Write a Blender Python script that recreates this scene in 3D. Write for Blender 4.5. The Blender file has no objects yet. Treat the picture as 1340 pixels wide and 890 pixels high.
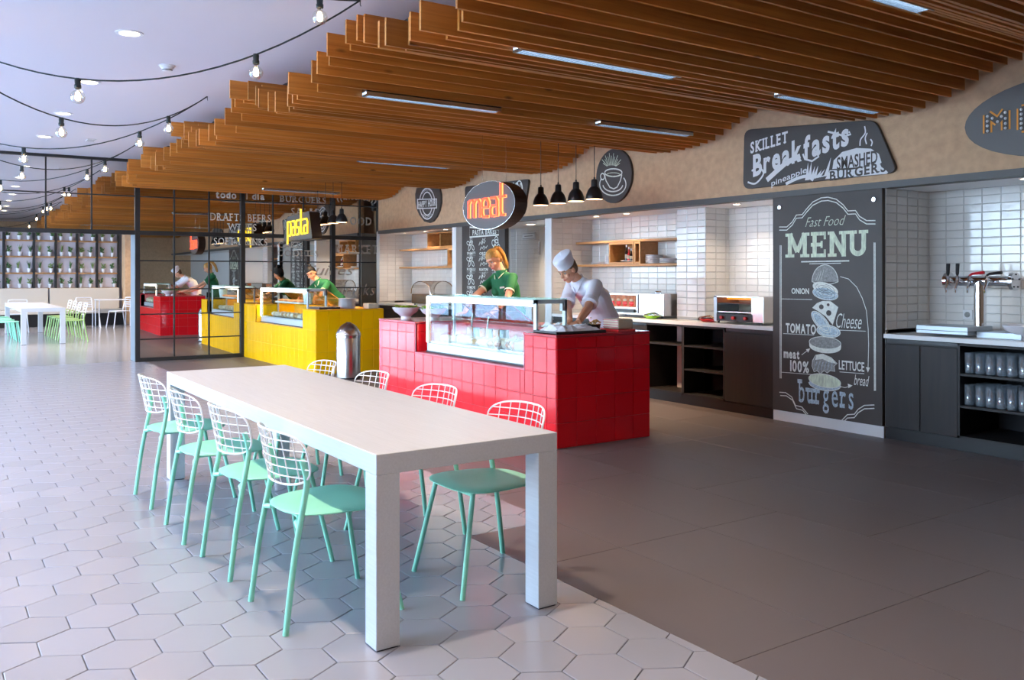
import bpy, math, random
from mathutils import Vector, Matrix
R = math.radians
PI = math.pi
random.seed(7)
scn = bpy.context.scene
COL = scn.collection

# ------------------------------------------------------------------ camera
cam = bpy.data.cameras.new('camera'); cam_o = bpy.data.objects.new('camera', cam)
COL.objects.link(cam_o)
cam.sensor_width = 36.0; cam.sensor_fit = 'HORIZONTAL'
cam.lens = 1144 / 1340 * 36.0
cam.shift_y = -(445 - 360) / 1340
cam_o.location = (0, 0, 1.405)
cam_o.rotation_euler = (R(90), 0, R(56.05))
cam.clip_end = 200
scn.camera = cam_o

# ------------------------------------------------------------------ world / light / exposure
w = bpy.data.worlds.new('world'); scn.world = w; w.use_nodes = True
wn = w.node_tree.nodes; wl = w.node_tree.links
bg = wn['Background']
tc = wn.new('ShaderNodeTexCoord'); sp = wn.new('ShaderNodeSeparateXYZ'); rp = wn.new('ShaderNodeValToRGB')
wl.new(tc.outputs['Generated'], sp.inputs[0]); wl.new(sp.outputs['Z'], rp.inputs[0])
rp.color_ramp.elements[0].position = 0.0; rp.color_ramp.elements[0].color = (0.66, 0.81, 1.0, 1)
rp.color_ramp.elements[1].position = 0.6; rp.color_ramp.elements[1].color = (0.36, 0.58, 1.0, 1)
wl.new(rp.outputs[0], bg.inputs[0])
bg.inputs[1].default_value = 10.5
vs = scn.view_settings
scn.display_settings.display_device = 'sRGB'
vs.view_transform = 'Standard'; vs.look = 'None'; vs.gamma = 1.0; vs.use_curve_mapping = False
vs.exposure = 1.27
scn.cycles.transparent_max_bounces = 48; scn.cycles.max_bounces = 14; scn.cycles.diffuse_bounces = 6; scn.cycles.glossy_bounces = 6
WINY = -4.6          # window wall
CEIL = 3.27
def portal(x0, x1, z0, z1):
    l = bpy.data.lights.new('window_portal', 'AREA'); o = bpy.data.objects.new('window_portal', l)
    l.shape = 'RECTANGLE'; l.size = x1 - x0; l.size_y = z1 - z0; l.cycles.is_portal = True
    o.location = ((x0 + x1) / 2, WINY - 0.25, (z0 + z1) / 2); o.rotation_euler = (R(90), 0, 0)
    COL.objects.link(o)
for x0 in (-28, -20.3, -12.4): portal(x0, x0 + 7.8, 0.1, 3.1)
def spot(loc, power, color=(1, .80, .60), size=110, blend=.6, radius=.04, rot=(0, 0, 0)):
    l = bpy.data.lights.new('downlight_lamp', 'SPOT'); o = bpy.data.objects.new('downlight_lamp', l)
    l.energy = power; l.color = color; l.spot_size = R(size); l.spot_blend = blend; l.shadow_soft_size = radius
    o.location = loc; o.rotation_euler = rot; COL.objects.link(o); return o

# ------------------------------------------------------------------ materials
def mat(name, col, rough=.5, metal=0., noise=0., nscale=8., bump=0., bscale=60., stretch=None, trans=0., emit=None, es=1., coat=0., ior=1.45, spec=None, rvar=0., alpha=1.):
    m = bpy.data.materials.new(name); m.use_nodes = True
    nt = m.node_tree; N = nt.nodes; L = nt.links; b = N['Principled BSDF']
    c = tuple(col) + (1,)
    b.inputs['Base Color'].default_value = c
    b.inputs['Roughness'].default_value = rough; b.inputs['Metallic'].default_value = metal
    b.inputs['IOR'].default_value = ior
    if trans: b.inputs['Transmission Weight'].default_value = trans
    if coat: b.inputs['Coat Weight'].default_value = coat; b.inputs['Coat Roughness'].default_value = .05
    if spec is not None: b.inputs['Specular IOR Level'].default_value = spec
    if alpha < 1: b.inputs['Alpha'].default_value = alpha
    if emit: b.inputs['Emission Color'].default_value = tuple(emit) + (1,); b.inputs['Emission Strength'].default_value = es
    if noise or bump or rvar:
        t = N.new('ShaderNodeTexCoord'); mp = N.new('ShaderNodeMapping'); L.new(t.outputs['Object'], mp.inputs[0])
        if stretch: mp.inputs['Scale'].default_value = stretch
        if noise or rvar:
            n = N.new('ShaderNodeTexNoise'); n.inputs['Scale'].default_value = nscale; n.inputs['Detail'].default_value = 6
            L.new(mp.outputs[0], n.inputs[0])
        if noise:
            cr = N.new('ShaderNodeValToRGB')
            e = cr.color_ramp.elements; e[0].position = .3; e[1].position = .7
            e[0].color = tuple(max(0, x * (1 - noise)) for x in col) + (1,); e[1].color = tuple(min(1, x * (1 + noise)) for x in col) + (1,)
            L.new(n.outputs['Fac'], cr.inputs[0]); L.new(cr.outputs[0], b.inputs['Base Color'])
        if rvar:
            mr = N.new('ShaderNodeMapRange'); mr.inputs['To Min'].default_value = max(0, rough - rvar); mr.inputs['To Max'].default_value = rough + rvar
            L.new(n.outputs['Fac'], mr.inputs['Value']); L.new(mr.outputs[0], b.inputs['Roughness'])
        if bump:
            n2 = N.new('ShaderNodeTexNoise'); n2.inputs['Scale'].default_value = bscale; n2.inputs['Detail'].default_value = 4
            L.new(mp.outputs[0], n2.inputs[0]); bp = N.new('ShaderNodeBump'); bp.inputs['Strength'].default_value = bump; bp.inputs['Distance'].default_value = .01
            L.new(n2.outputs['Fac'], bp.inputs['Height']); L.new(bp.outputs[0], b.inputs['Normal'])
    return m
def glassy(name, tint=(.93, .97, .97), rough=0., fac=.12, gain=.32):
    # thin glass: mostly see-through, with a reflection that grows at grazing angles
    m = bpy.data.materials.new(name); m.use_nodes = True; nt = m.node_tree; N = nt.nodes; L = nt.links
    N.remove(N['Principled BSDF']); out = N['Material Output']
    tr = N.new('ShaderNodeBsdfTransparent'); tr.inputs[0].default_value = tuple(tint) + (1,)
    gl = N.new('ShaderNodeBsdfGlossy'); gl.inputs['Roughness'].default_value = rough
    fr = N.new('ShaderNodeFresnel'); fr.inputs[0].default_value = 1.45
    mm = N.new('ShaderNodeMath'); mm.operation = 'MULTIPLY_ADD'; mm.inputs[1].default_value = gain; mm.inputs[2].default_value = fac * .2
    L.new(fr.outputs[0], mm.inputs[0])
    mx = N.new('ShaderNodeMixShader'); L.new(mm.outputs[0], mx.inputs[0]); L.new(tr.outputs[0], mx.inputs[1]); L.new(gl.outputs[0], mx.inputs[2])
    L.new(mx.outputs[0], out.inputs[0]); return m
def wood(name, col, dark, scale=(1, 1, 1), rough=.5, perobj=.25, knots=True):
    m = bpy.data.materials.new(name); m.use_nodes = True; nt = m.node_tree; N = nt.nodes; L = nt.links; b = N['Principled BSDF']
    t = N.new('ShaderNodeTexCoord'); mp = N.new('ShaderNodeMapping'); mp.inputs['Scale'].default_value = scale
    oi = N.new('ShaderNodeObjectInfo'); ad = N.new('ShaderNodeVectorMath'); ad.operation = 'ADD'
    cm = N.new('ShaderNodeVectorMath'); cm.operation = 'SCALE'; cm.inputs['Scale'].default_value = 37.
    cb = N.new('ShaderNodeCombineXYZ'); L.new(oi.outputs['Random'], cb.inputs[0]); L.new(oi.outputs['Random'], cb.inputs[1])
    L.new(cb.outputs[0], cm.inputs[0]); L.new(t.outputs['Object'], ad.inputs[0]); L.new(cm.outputs[0], ad.inputs[1]); L.new(ad.outputs[0], mp.inputs[0])
    n = N.new('ShaderNodeTexNoise'); n.inputs['Scale'].default_value = 3; n.inputs['Detail'].default_value = 8; n.inputs['Distortion'].default_value = .6
    L.new(mp.outputs[0], n.inputs[0])
    cr = N.new('ShaderNodeValToRGB'); e = cr.color_ramp.elements; e[0].position = .32; e[1].position = .68
    e[0].color = tuple(dark) + (1,); e[1].color = tuple(col) + (1,); L.new(n.outputs['Fac'], cr.inputs[0])
    hs = N.new('ShaderNodeHueSaturation'); mr = N.new('ShaderNodeMapRange'); mr.inputs['To Min'].default_value = 1 - perobj; mr.inputs['To Max'].default_value = 1 + perobj
    L.new(oi.outputs['Random'], mr.inputs['Value']); L.new(mr.outputs[0], hs.inputs['Value']); L.new(cr.outputs[0], hs.inputs['Color'])
    last = hs.outputs[0]
    if knots:
        v = N.new('ShaderNodeTexVoronoi'); v.inputs['Scale'].default_value = 1.0; v.inputs['Randomness'].default_value = 1
        mp2 = N.new('ShaderNodeMapping'); mp2.inputs['Scale'].default_value = (2.2, 1.6, 4.5); L.new(ad.outputs[0], mp2.inputs[0]); L.new(mp2.outputs[0], v.inputs[0])
        k = N.new('ShaderNodeValToRGB'); k.color_ramp.elements[0].position = .03; k.color_ramp.elements[1].position = .09
        k.color_ramp.elements[0].color = (.25, .2, .2, 1); k.color_ramp.elements[1].color = (1, 1, 1, 1); L.new(v.outputs['Distance'], k.inputs[0])
        mx = N.new('ShaderNodeMix'); mx.data_type = 'RGBA'; mx.blend_type = 'MULTIPLY'; mx.inputs[0].default_value = .8
        L.new(last, mx.inputs[6]); L.new(k.outputs[0], mx.inputs[7]); last = mx.outputs[2]
    L.new(last, b.inputs['Base Color']); b.inputs['Roughness'].default_value = rough
    return m
def tilemat(name, col, rough=.12, var=.08, bump=.15, spec=.5):
    m = mat(name, col, rough, bump=bump, bscale=6., spec=spec); nt = m.node_tree; N = nt.nodes; L = nt.links; b = N['Principled BSDF']
    oi = N.new('ShaderNodeObjectInfo'); hs = N.new('ShaderNodeHueSaturation'); mr = N.new('ShaderNodeMapRange')
    hs.inputs['Color'].default_value = tuple(col) + (1,)
    mr.inputs['To Min'].default_value = 1 - var; mr.inputs['To Max'].default_value = 1 + var
    L.new(oi.outputs['Random'], mr.inputs['Value']); L.new(mr.outputs[0], hs.inputs['Value']); L.new(hs.outputs[0], b.inputs['Base Color'])
    return m
M = {}
M['hex'] = tilemat('glazed_hexagon_tile', (.34, .335, .38), .20, .05, .05)
M['grout'] = mat('tile_grout', (.10, .09, .10), .8)
M['stone'] = tilemat('grey_stoneware', (.150, .124, .126), .42, .07, .02)
nt = M['stone'].node_tree
M['stone_grout'] = mat('light_grout', (.16, .14, .135), .8)
M['far_floor'] = mat('polished_floor', (.33, .32, .34), .16, noise=.05, nscale=1.5)
M['ceiling'] = mat('painted_ceiling', (.70, .68, .72), .7)
M['plaster'] = mat('beige_plaster', (.56, .36, .215), .85, noise=.10, nscale=14., bump=.25, bscale=70.)
M['band'] = mat('dark_grey_trim', (.09, .085, .08), .5)
M['slat'] = wood('pine_slat', (.62, .25, .045), (.46, .155, .022), (2.2, .35, 14), .45, .22)
M['shelfwood'] = wood('oak_board', (.46, .24, .09), (.34, .16, .05), (.6, 6, 8), .45, .08, False)
M['whitetile'] = tilemat('white_glazed_tile', (.74, .72, .69), .07, .04, .25)
M['whitegrout'] = mat('grey_grout', (.50, .48, .46), .8)
M['white'] = mat('white_paint', (.80, .80, .80), .5)
M['doorwhite'] = mat('white_door_paint', (.66, .67, .66), .5)
M['table'] = mat('white_table_lacquer', (.56, .58, .62), .32, noise=.05, nscale=10., stretch=(.5, 12, 12), bump=.08, bscale=30.)
M['mint'] = mat('mint_paint', (.27, .68, .50), .38)
M['wire'] = mat('white_wire', (.85, .83, .82), .35)
M['red'] = tilemat('red_glazed_tile', (.80, .008, .018), .08, .06, .12, .35)
M['redgrout'] = mat('pink_grout', (.72, .16, .17), .7)
M['redtop'] = mat('red_counter_top', (.50, .02, .035), .15)
M['redtrim'] = mat('dusky_pink_metal_trim', (.50, .10, .14), .35, metal=.3)
M['yellow'] = tilemat('yellow_glazed_tile', (.98, .51, .001), .10, .06, .12)
M['yellowgrout'] = mat('yellow_grout', (.85, .46, .03), .7)
M['yellowtop'] = mat('yellow_counter_top', (.92, .43, .005), .2)
M['mirror'] = mat('mirror', (.72, .72, .70), .0, metal=1.)
M['blacksteel'] = mat('black_steel', (.022, .022, .024), .45)
M['jamb'] = mat('grey_blue_jamb', (.13, .155, .18), .5)
M['steel'] = mat('brushed_steel', (.58, .58, .59), .24, metal=1., bump=.03, bscale=90., stretch=(1, 1, .03))
M['chrome'] = mat('chrome', (.75, .75, .77), .1, metal=1.)
M['alu'] = mat('aluminium', (.50, .56, .61), .45, metal=.5)
M['glass'] = glassy('clear_glass', fac=0., gain=.15)
M['glass_green'] = glassy('greenish_glass', (.80, .93, .88), 0., .02, .2)
M['tumbler'] = glassy('tumbler_glass', (.86, .90, .93), .05, .9)
_n = M['tumbler'].node_tree; _o = _n.nodes['Material Output']; _m = _n.nodes.new('ShaderNodeMixShader'); _d = _n.nodes.new('ShaderNodeBsdfDiffuse'); _d.inputs[0].default_value = (.75, .82, .88, 1)
_src = _o.inputs[0].links[0].from_socket; _m.inputs[0].default_value = .16; _n.links.new(_src, _m.inputs[1]); _n.links.new(_d.outputs[0], _m.inputs[2]); _n.links.new(_m.outputs[0], _o.inputs[0])
M['plexi'] = glassy('smoky_plexiglass', (.78, .74, .70), .08, .05)
M['led'] = mat('led_strip', (1, 1, 1), .5, emit=(1, .90, .74), es=3.)
M['black'] = mat('black_lacquer', (.012, .011, .012), .35)
M['cabinet'] = wood('dark_wenge', (.020, .014, .012), (.010, .008, .008), (8, 8, .6), .6, .1, False)
M['cabinet_in'] = mat('cabinet_interior', (.014, .014, .018), .7)
M['worktop'] = mat('white_worktop', (.74, .73, .72), .3)
M['board'] = mat('chalkboard', (.062, .050, .044), .55, noise=.15, nscale=3.)
M['chalk'] = mat('chalk_white', (.72, .74, .68), .8, noise=.12, nscale=40.)
M['chalkblue'] = mat('chalk_blue_grey', (.42, .52, .58), .8, noise=.3, nscale=60.)
M['chalkgreen'] = mat('chalk_pale_green', (.62, .68, .52), .8, noise=.25, nscale=50., stretch=(1, 1, .3))
M['chalkgrey'] = mat('chalk_grey', (.27, .27, .26), .8, noise=.3, nscale=60.)
M['signwhite'] = mat('sign_print_white', (.74, .73, .73), .6)
M['signface'] = mat('sign_grey_face', (.115, .105, .10), .5)
M['signside'] = mat('sign_dark_side', (.03, .018, .014), .35)
M['neonred'] = mat('red_lit_letters', (.9, .1, .05), .4, emit=(1., .075, .03), es=1.0)
M['neonglow'] = mat('orange_lit_edge', (.9, .3, .1), .4, emit=(1., .38, .12), es=.7)
M['neonyel'] = mat('yellow_lit_letters', (.9, .8, .1), .4, emit=(1., .62, .01), es=.6)
M['orangesign'] = mat('orange_print', (.80, .30, .03), .6)
M['sticker'] = mat('frosted_sticker', (.62, .60, .55), .6)
M['stickerdark'] = mat('dark_sticker', (.42, .38, .33), .6)
M['bulbcap'] = mat('black_rubber', (.02, .03, .03), .5)
M['bulbglass'] = glassy('bulb_glass', (.98, .96, .9), .0, .5)
M['filament'] = mat('bulb_filament', (1, .8, .5), .5, emit=(1., .62, .28), es=38.)
M['lampon'] = mat('lamp_disc', (1, 1, 1), .5, emit=(1., .80, .55), es=11.)
M['pend_in'] = mat('pendant_lit_inside', (.8, .6, .4), .5, emit=(1., .70, .42), es=2.2)
M['louvre'] = mat('louvre_metal', (.55, .6, .65), .2, metal=.9)
M['tube'] = mat('tube_light', (.9, .95, 1), .4, emit=(.72, .86, 1.), es=1.6)
M['plastic'] = mat('white_plastic', (.75, .75, .76), .4)
M['ceramic'] = mat('white_ceramic', (.72, .71, .74), .2)
M['lettuce'] = mat('lettuce', (.30, .42, .03), .5, noise=.5, nscale=30.)
M['greenplate'] = mat('green_plate', (.25, .60, .03), .35)
M['redplate'] = mat('red_plate', (.65, .02, .02), .3)
M['leaf'] = mat('leaf_green', (.07, .17, .05), .5, noise=.35, nscale=20.)
M['leaf2'] = mat('leaf_yellow_green', (.18, .27, .07), .5, noise=.35, nscale=20.)
M['soil'] = mat('soil', (.05, .03, .02), .9)
M['backpanel'] = mat('lilac_back_panel', (.60, .54, .58), .8)
M['cream'] = mat('cream_upholstery', (.54, .47, .40), .8)
M['skin'] = mat('skin_fair', (.72, .36, .22), .5)
M['skin2'] = mat('skin_tan', (.62, .30, .17), .5)
M['polo'] = mat('green_polo_cloth', (.010, .125, .045), .8, bump=.15, bscale=40.)
M['polotrim'] = mat('cream_piping', (.75, .70, .52), .7)
M['whitecloth'] = mat('white_cotton', (.74, .75, .84), .8, bump=.3, bscale=12.)
M['blonde'] = mat('blonde_hair', (.50, .25, .06), .5, noise=.35, nscale=22., stretch=(6, 6, 1))
M['darkhair'] = mat('dark_hair', (.012, .010, .010), .65)
M['brownhair'] = mat('short_brown_hair', (.13, .07, .035), .6)
M['trouser'] = mat('black_trouser', (.02, .02, .022), .8)
M['shoe'] = mat('black_shoe', (.015, .015, .015), .4)
M['eyew'] = mat('eye_white', (.75, .72, .70), .2)
M['eyed'] = mat('eye_dark', (.03, .02, .015), .2)
M['lip'] = mat('lip', (.55, .14, .11), .45)
M['food'] = mat('wrapped_food', (.56, .33, .13), .6, noise=.3, nscale=12.)
M['foodw'] = mat('white_paper_wrap', (.58, .50, .38), .6)
M['foodmeat'] = mat('cooked_filling', (.45, .16, .06), .5, noise=.4, nscale=30.)
M['paper'] = mat('crumpled_paper', (.74, .75, .80), .7, bump=.5, bscale=25.)
M['orange'] = mat('heater_orange', (.9, .25, .02), .4, emit=(1., .22, .02), es=.7)
M['redlacquer'] = mat('red_lacquer', (.50, .01, .02), .35)
M['whitechair'] = mat('white_chair_paint', (.72, .72, .78), .4)
M['mint_lit'] = mat('mint_paint_warm_lit', (.38, .60, .22), .4)  # the mint chair paint with warm light put into its colour
M['bottle'] = mat('dark_bottle', (.03, .015, .01), .15)
M['outdoor'] = mat('paving_outside', (.42, .42, .42), .9)
M['rubber'] = mat('dark_floor_pad', (.05, .05, .07), .7)

# ------------------------------------------------------------------ geometry helpers
class B:
    def __init__(s): s.v = []; s.f = []
    def quad(s, a, b, c, d): n = len(s.v); s.v += [a, b, c, d]; s.f.append((n, n + 1, n + 2, n + 3)); return s
    def box(s, x0, x1, y0, y1, z0, z1):
        n = len(s.v)
        s.v += [(x0, y0, z0), (x1, y0, z0), (x1, y1, z0), (x0, y1, z0), (x0, y0, z1), (x1, y0, z1), (x1, y1, z1), (x0, y1, z1)]
        for q in ((3, 2, 1, 0), (4, 5, 6, 7), (0, 1, 5, 4), (1, 2, 6, 5), (2, 3, 7, 6), (3, 0, 4, 7)): s.f.append(tuple(n + i for i in q))
        return s
    def rings(s, rings, close=True, cap=True, flip=False):
        n0 = len(s.v); k = len(rings[0])
        for r in rings: s.v += [tuple(p) for p in r]
        for i in range(len(rings) - 1):
            a = n0 + i * k; b = a + k
            for j in range(k if close else k - 1):
                j2 = (j + 1) % k; s.f.append((a + j, a + j2, b + j2, b + j))
        if cap:
            s.f.append(tuple(n0 + j for j in reversed(range(k)))); e = n0 + (len(rings) - 1) * k; s.f.append(tuple(e + j for j in range(k)))
        return s
    def lathe(s, prof, c=(0, 0, 0), n=20, cap=False, sx=1, sy=1):
        return s.rings([[(c[0] + r * sx * math.cos(2 * PI * j / n), c[1] + r * sy * math.sin(2 * PI * j / n), c[2] + z) for j in range(n)] for r, z in prof], cap=cap)
    def tube(s, pts, rad, n=8, cap=True, flat=None):
        pts = [Vector(p) for p in pts]
        if not isinstance(rad, (list, tuple)): rad = [rad] * len(pts)
        rings = []; up = None
        for i, p in enumerate(pts):
            t = (pts[min(i + 1, len(pts) - 1)] - pts[max(i - 1, 0)]).normalized()
            if up is None: up = Vector((0, 0, 1)) if abs(t.z) < .9 else Vector((1, 0, 0))
            a = t.cross(up).normalized(); b_ = a.cross(t).normalized(); up = b_
            rings.append([p + (a * math.cos(2 * PI * j / n) + b_ * math.sin(2 * PI * j / n)) * rad[i] for j in range(n)])
        return s.rings(rings, cap=cap)
    def ell(s, c, r, mx=None, n=14, m=9):
        c = Vector(c); rings = []
        for i in range(m + 1):
            th = PI * i / m; th = min(max(th, .02), PI - .02)
            ring = []
            for j in range(n):
                ph = 2 * PI * j / n
                p = Vector((r[0] * math.sin(th) * math.cos(ph), r[1] * math.sin(th) * math.sin(ph), -r[2] * math.cos(th)))
                if mx: p = mx @ p
                ring.append(c + p)
            rings.append(ring)
        return s.rings(rings, cap=True)
    def prism(s, pts, t0, t1, fn):   # polygon in 2D -> solid between t0,t1, fn(u,v,t)->xyz
        n = len(s.v); k = len(pts)
        s.v += [fn(u, v, t0) for u, v in pts] + [fn(u, v, t1) for u, v in pts]
        s.f.append(tuple(n + i for i in range(k))); s.f.append(tuple(n + k + i for i in reversed(range(k))))
        for i in range(k): j = (i + 1) % k; s.f.append((n + j, n + i, n + k + i, n + k + j))
        return s
    def mesh(s, name, m):
        me = bpy.data.meshes.new(name); me.from_pydata([tuple(v) for v in s.v], [], s.f)
        if m is not None: me.materials.append(M[m] if isinstance(m, str) else m)
        return me
    def obj(s, name, m, parent=None, smooth=False, bevel=0, angle=40):
        me = s.mesh(name, m); return link(name, me, parent, smooth=smooth, bevel=bevel)
def link(name, me, parent=None, loc=None, smooth=False, bevel=0):
    o = bpy.data.objects.new(name, me); COL.objects.link(o)
    if parent: o.parent = parent
    if loc: o.location = loc
    if smooth:
        for p in me.polygons: p.use_smooth = True
        try: me.set_sharp_from_angle(angle=R(42))
        except Exception: pass
    if bevel:
        md = o.modifiers.new('bevel', 'BEVEL'); md.width = bevel; md.segments = 2; md.limit_method = 'ANGLE'
    return o
def tag(o, label=None, cat=None, group=None, kind=None):
    if label: o['label'] = label
    if cat: o['category'] = cat
    if group: o['group'] = group
    if kind: o['kind'] = kind
    return o
def thing(name, label, cat, loc=(0, 0, 0), rz=0, group=None):
    o = bpy.data.objects.new(name, None); o.empty_display_size = .1; COL.objects.link(o)
    o.location = loc; o.rotation_euler = (0, 0, rz)
    return tag(o, label, cat, group)
def struct(o, label=None, cat='structure'):
    o['kind'] = 'structure'
    if label: o['label'] = label
    o['category'] = cat
    return o
def copytree(o, parent=None):
    c = o.copy(); COL.objects.link(c)
    if parent is not None: c.parent = parent
    for ch in list(KIDS.get(o.name, [])) or [x for x in o.children]:
        copytree(ch, c)
    return c
KIDS = {}
def catmull(P, n=6):
    P = [Vector(p) for p in P]; out = []
    Q = [P[0]] + P + [P[-1]]
    for i in range(1, len(Q) - 2):
        for k in range(n):
            t = k / n; a, b, c, d = Q[i - 1], Q[i], Q[i + 1], Q[i + 2]
            out.append(.5 * ((2 * b) + (-a + c) * t + (2 * a - 5 * b + 4 * c - d) * t * t + (-a + 3 * b - 3 * c + d) * t ** 3))
    out.append(P[-1]); return out
# planes for flat work: u (right), v (up), t (towards viewer)
def planeY(y): return lambda u, v, t=0.: (u, y - t, v)          # faces -Y
def planeX(x): return lambda u, v, t=0.: (x + t, u, v)          # faces +X
_rc = [0]
def bump_t(t):
    _rc[0] = (_rc[0] + 1) % 60; return t + _rc[0] * 2.5e-5
def ribbon(b, pts, w, fn, t=.004, closed=False):
    t = bump_t(t)
    P = [Vector((p[0], p[1])) for p in pts]; n = len(P)
    if closed: P = P + [P[0]]; n += 1
    L_, R_ = [], []
    for i in range(n):
        if closed: d = P[(i + 1) % (n - 1)] - P[(i - 1) % (n - 1)]
        else: d = P[min(i + 1, n - 1)] - P[max(i - 1, 0)]
        if d.length < 1e-9: d = Vector((1, 0))
        d.normalize(); nn = Vector((-d.y, d.x)) * w / 2
        L_.append(P[i] + nn); R_.append(P[i] - nn)
    for i in range(n - 1):
        b.quad(fn(*R_[i], t), fn(*R_[i + 1], t), fn(*L_[i + 1], t), fn(*L_[i], t))
    return b
def poly(b, pts, fn, t=.003):
    t = bump_t(t)
    n = len(b.v); b.v += [fn(p[0], p[1], t) for p in pts]; b.f.append(tuple(range(n, n + len(pts)))); return b
def arc(cx, cy, rx, ry, a0, a1, n=16): return [(cx + rx * math.cos(R(a0 + (a1 - a0) * i / n)), cy + ry * math.sin(R(a0 + (a1 - a0) * i / n))) for i in range(n + 1)]
# text: Blender's built-in font, turned into a mesh and fitted into a box on a plane
def _glyphs(body, offset=0., shear=0., spacing=1.):
    c = bpy.data.curves.new('t', 'FONT'); c.body = body; c.size = 1; c.offset = offset; c.shear = shear; c.space_character = spacing; c.resolution_u = 3
    o = bpy.data.objects.new('t', c); COL.objects.link(o)
    dg = bpy.context.evaluated_depsgraph_get(); me = bpy.data.meshes.new_from_object(o.evaluated_get(dg))
    vs_ = [(v.co.x, v.co.y) for v in me.vertices]; fs = [tuple(p.vertices) for p in me.polygons]
    bpy.data.objects.remove(o); bpy.data.curves.remove(c); bpy.data.meshes.remove(me)
    return vs_, fs
_S = {'A': ('08 92', '50'), 'B': ('20', '20'), 'C': ('', ''), 'D': ('20', '20'), 'E': ('20', '20'), 'F': ('22', '22'), 'G': ('', ''), 'H': ('16 84', '16 84'), 'I': ('50', '50'),
      'K': ('18 88', '18 84'), 'L': ('20', '20'), 'M': ('12 88', '12 88'), 'N': ('14', '14 86'), 'O': ('', ''), 'P': ('22', '22'), 'R': ('20 90', '20'), 'S': ('', ''), 'T': ('50', ''),
      'U': ('', '14 86'), 'W': ('', '06 94'), 'b': ('', '18'), 'u': ('88', '12 88'), 'r': ('30', '30'), 'g': ('', ''), 'e': ('', ''), 's': ('', ''), 'm': ('10 50 90', '10'), 't': ('', ''), 'a': ('88', '')}
def text(body, box, fn, m, parent, name='lettering', offset=.0, shear=0., spacing=1., serif=0., depth=0., rise=0., t=.004, arch=0., label=None):
    """box = (u0,u1,v0,v1) of the lettering; rise = extra v at the right end; arch = sagitta"""
    vs_, fs, lift = [], [], {}
    if serif or offset >= .03:
        x = 0.
        for ch in body:
            if ch == ' ': x += .42; continue
            g, gf = _glyphs(ch, offset)
            if not g: x += .4; continue
            gx0 = min(p[0] for p in g); gx1 = max(p[0] for p in g); gy0 = min(p[1] for p in g); gy1 = max(p[1] for p in g)
            n = len(vs_); vs_ += [(p[0] - gx0 + x, p[1]) for p in g]; fs += [tuple(n + i for i in f) for f in gf]
            W = gx1 - gx0; sb, st = _S.get(ch, ('', '')) if serif else ('', '')
            hw = .115 + serif * .3; th = .07 + serif * .25
            for fr in sb.split():
                cx = x + W * int(fr) / 100; n = len(vs_); vs_ += [(cx - hw, 0 - .0), (cx + hw, 0), (cx + hw, th), (cx - hw, th)]; lift.update({n + q: 1 for q in range(4)}); fs.append((n, n + 1, n + 2, n + 3))
            for fr in st.split():
                top = gy1; cx = x + W * int(fr) / 100; n = len(vs_); vs_ += [(cx - hw, top - th), (cx + hw, top - th), (cx + hw, top), (cx - hw, top)]; lift.update({n + q: 1 for q in range(4)}); fs.append((n, n + 1, n + 2, n + 3))
            x += W + (.13 if serif else .09) + serif * .3
    else:
        vs_, fs = _glyphs(body, offset, shear, spacing)
    if not vs_: return None
    x0 = min(p[0] for p in vs_); x1 = max(p[0] for p in vs_); y0 = min(p[1] for p in vs_); y1 = max(p[1] for p in vs_)
    u0, u1, v0, v1 = box; b = B(); t = bump_t(t)
    def P(p, tt):
        a = (p[0] - x0) / max(1e-6, x1 - x0); c = (p[1] - y0) / max(1e-6, y1 - y0)
        return fn(u0 + a * (u1 - u0), v0 + c * (v1 - v0) + rise * a + arch * 4 * a * (1 - a), tt)
    b.v = [P(p, t + (.0008 if i in lift else 0)) for i, p in enumerate(vs_)]; b.f = list(fs)
    if depth:
        n = len(b.v); b.v += [P(p, t + depth + (.0008 if i in lift else 0)) for i, p in enumerate(vs_)]
        from collections import Counter
        ec = {}
        for f in fs:
            for i in range(len(f)):
                e = (f[i], f[(i + 1) % len(f)]); ec[e] = 1
        side = [(e[1], e[0], e[0] + n, e[1] + n) for e in ec if (e[1], e[0]) not in ec]
        b.f = [tuple(i + n for i in f) for f in fs] + side
    o = b.obj(name, m, parent)
    if label: o['label'] = label
    return o
# pieces set in a grid (tiles), each an object that shares one mesh per size
_tm = {}
def tilemesh(w_, h_, th, orient, m, bev=.004):
    key = (round(w_, 3), round(h_, 3), th, orient, m, bev)
    if key in _tm: return _tm[key]
    def fn(u, v, t):
        return {'-Y': (u, -t, v), '+X': (t, u, v), 'Z': (u, v, t), '+Y': (-u, t, v), '-X': (-t, u, v)}[orient]
    b = B(); g = .0016
    a = [(-w_ / 2 + g, -h_ / 2 + g), (w_ / 2 - g, -h_ / 2 + g), (w_ / 2 - g, h_ / 2 - g), (-w_ / 2 + g, h_ / 2 - g)]
    i = [(-w_ / 2 + g + bev, -h_ / 2 + g + bev), (w_ / 2 - g - bev, -h_ / 2 + g + bev), (w_ / 2 - g - bev, h_ / 2 - g - bev), (-w_ / 2 + g + bev, h_ / 2 - g - bev)]
    b.rings([[fn(*p, -.002) for p in a], [fn(*p, th - bev * .55) for p in a], [fn(*p, th) for p in i]], cap=False)
    b.f.append((8, 9, 10, 11))
    me = b.mesh('tile', m); _tm[key] = me; return me
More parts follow.
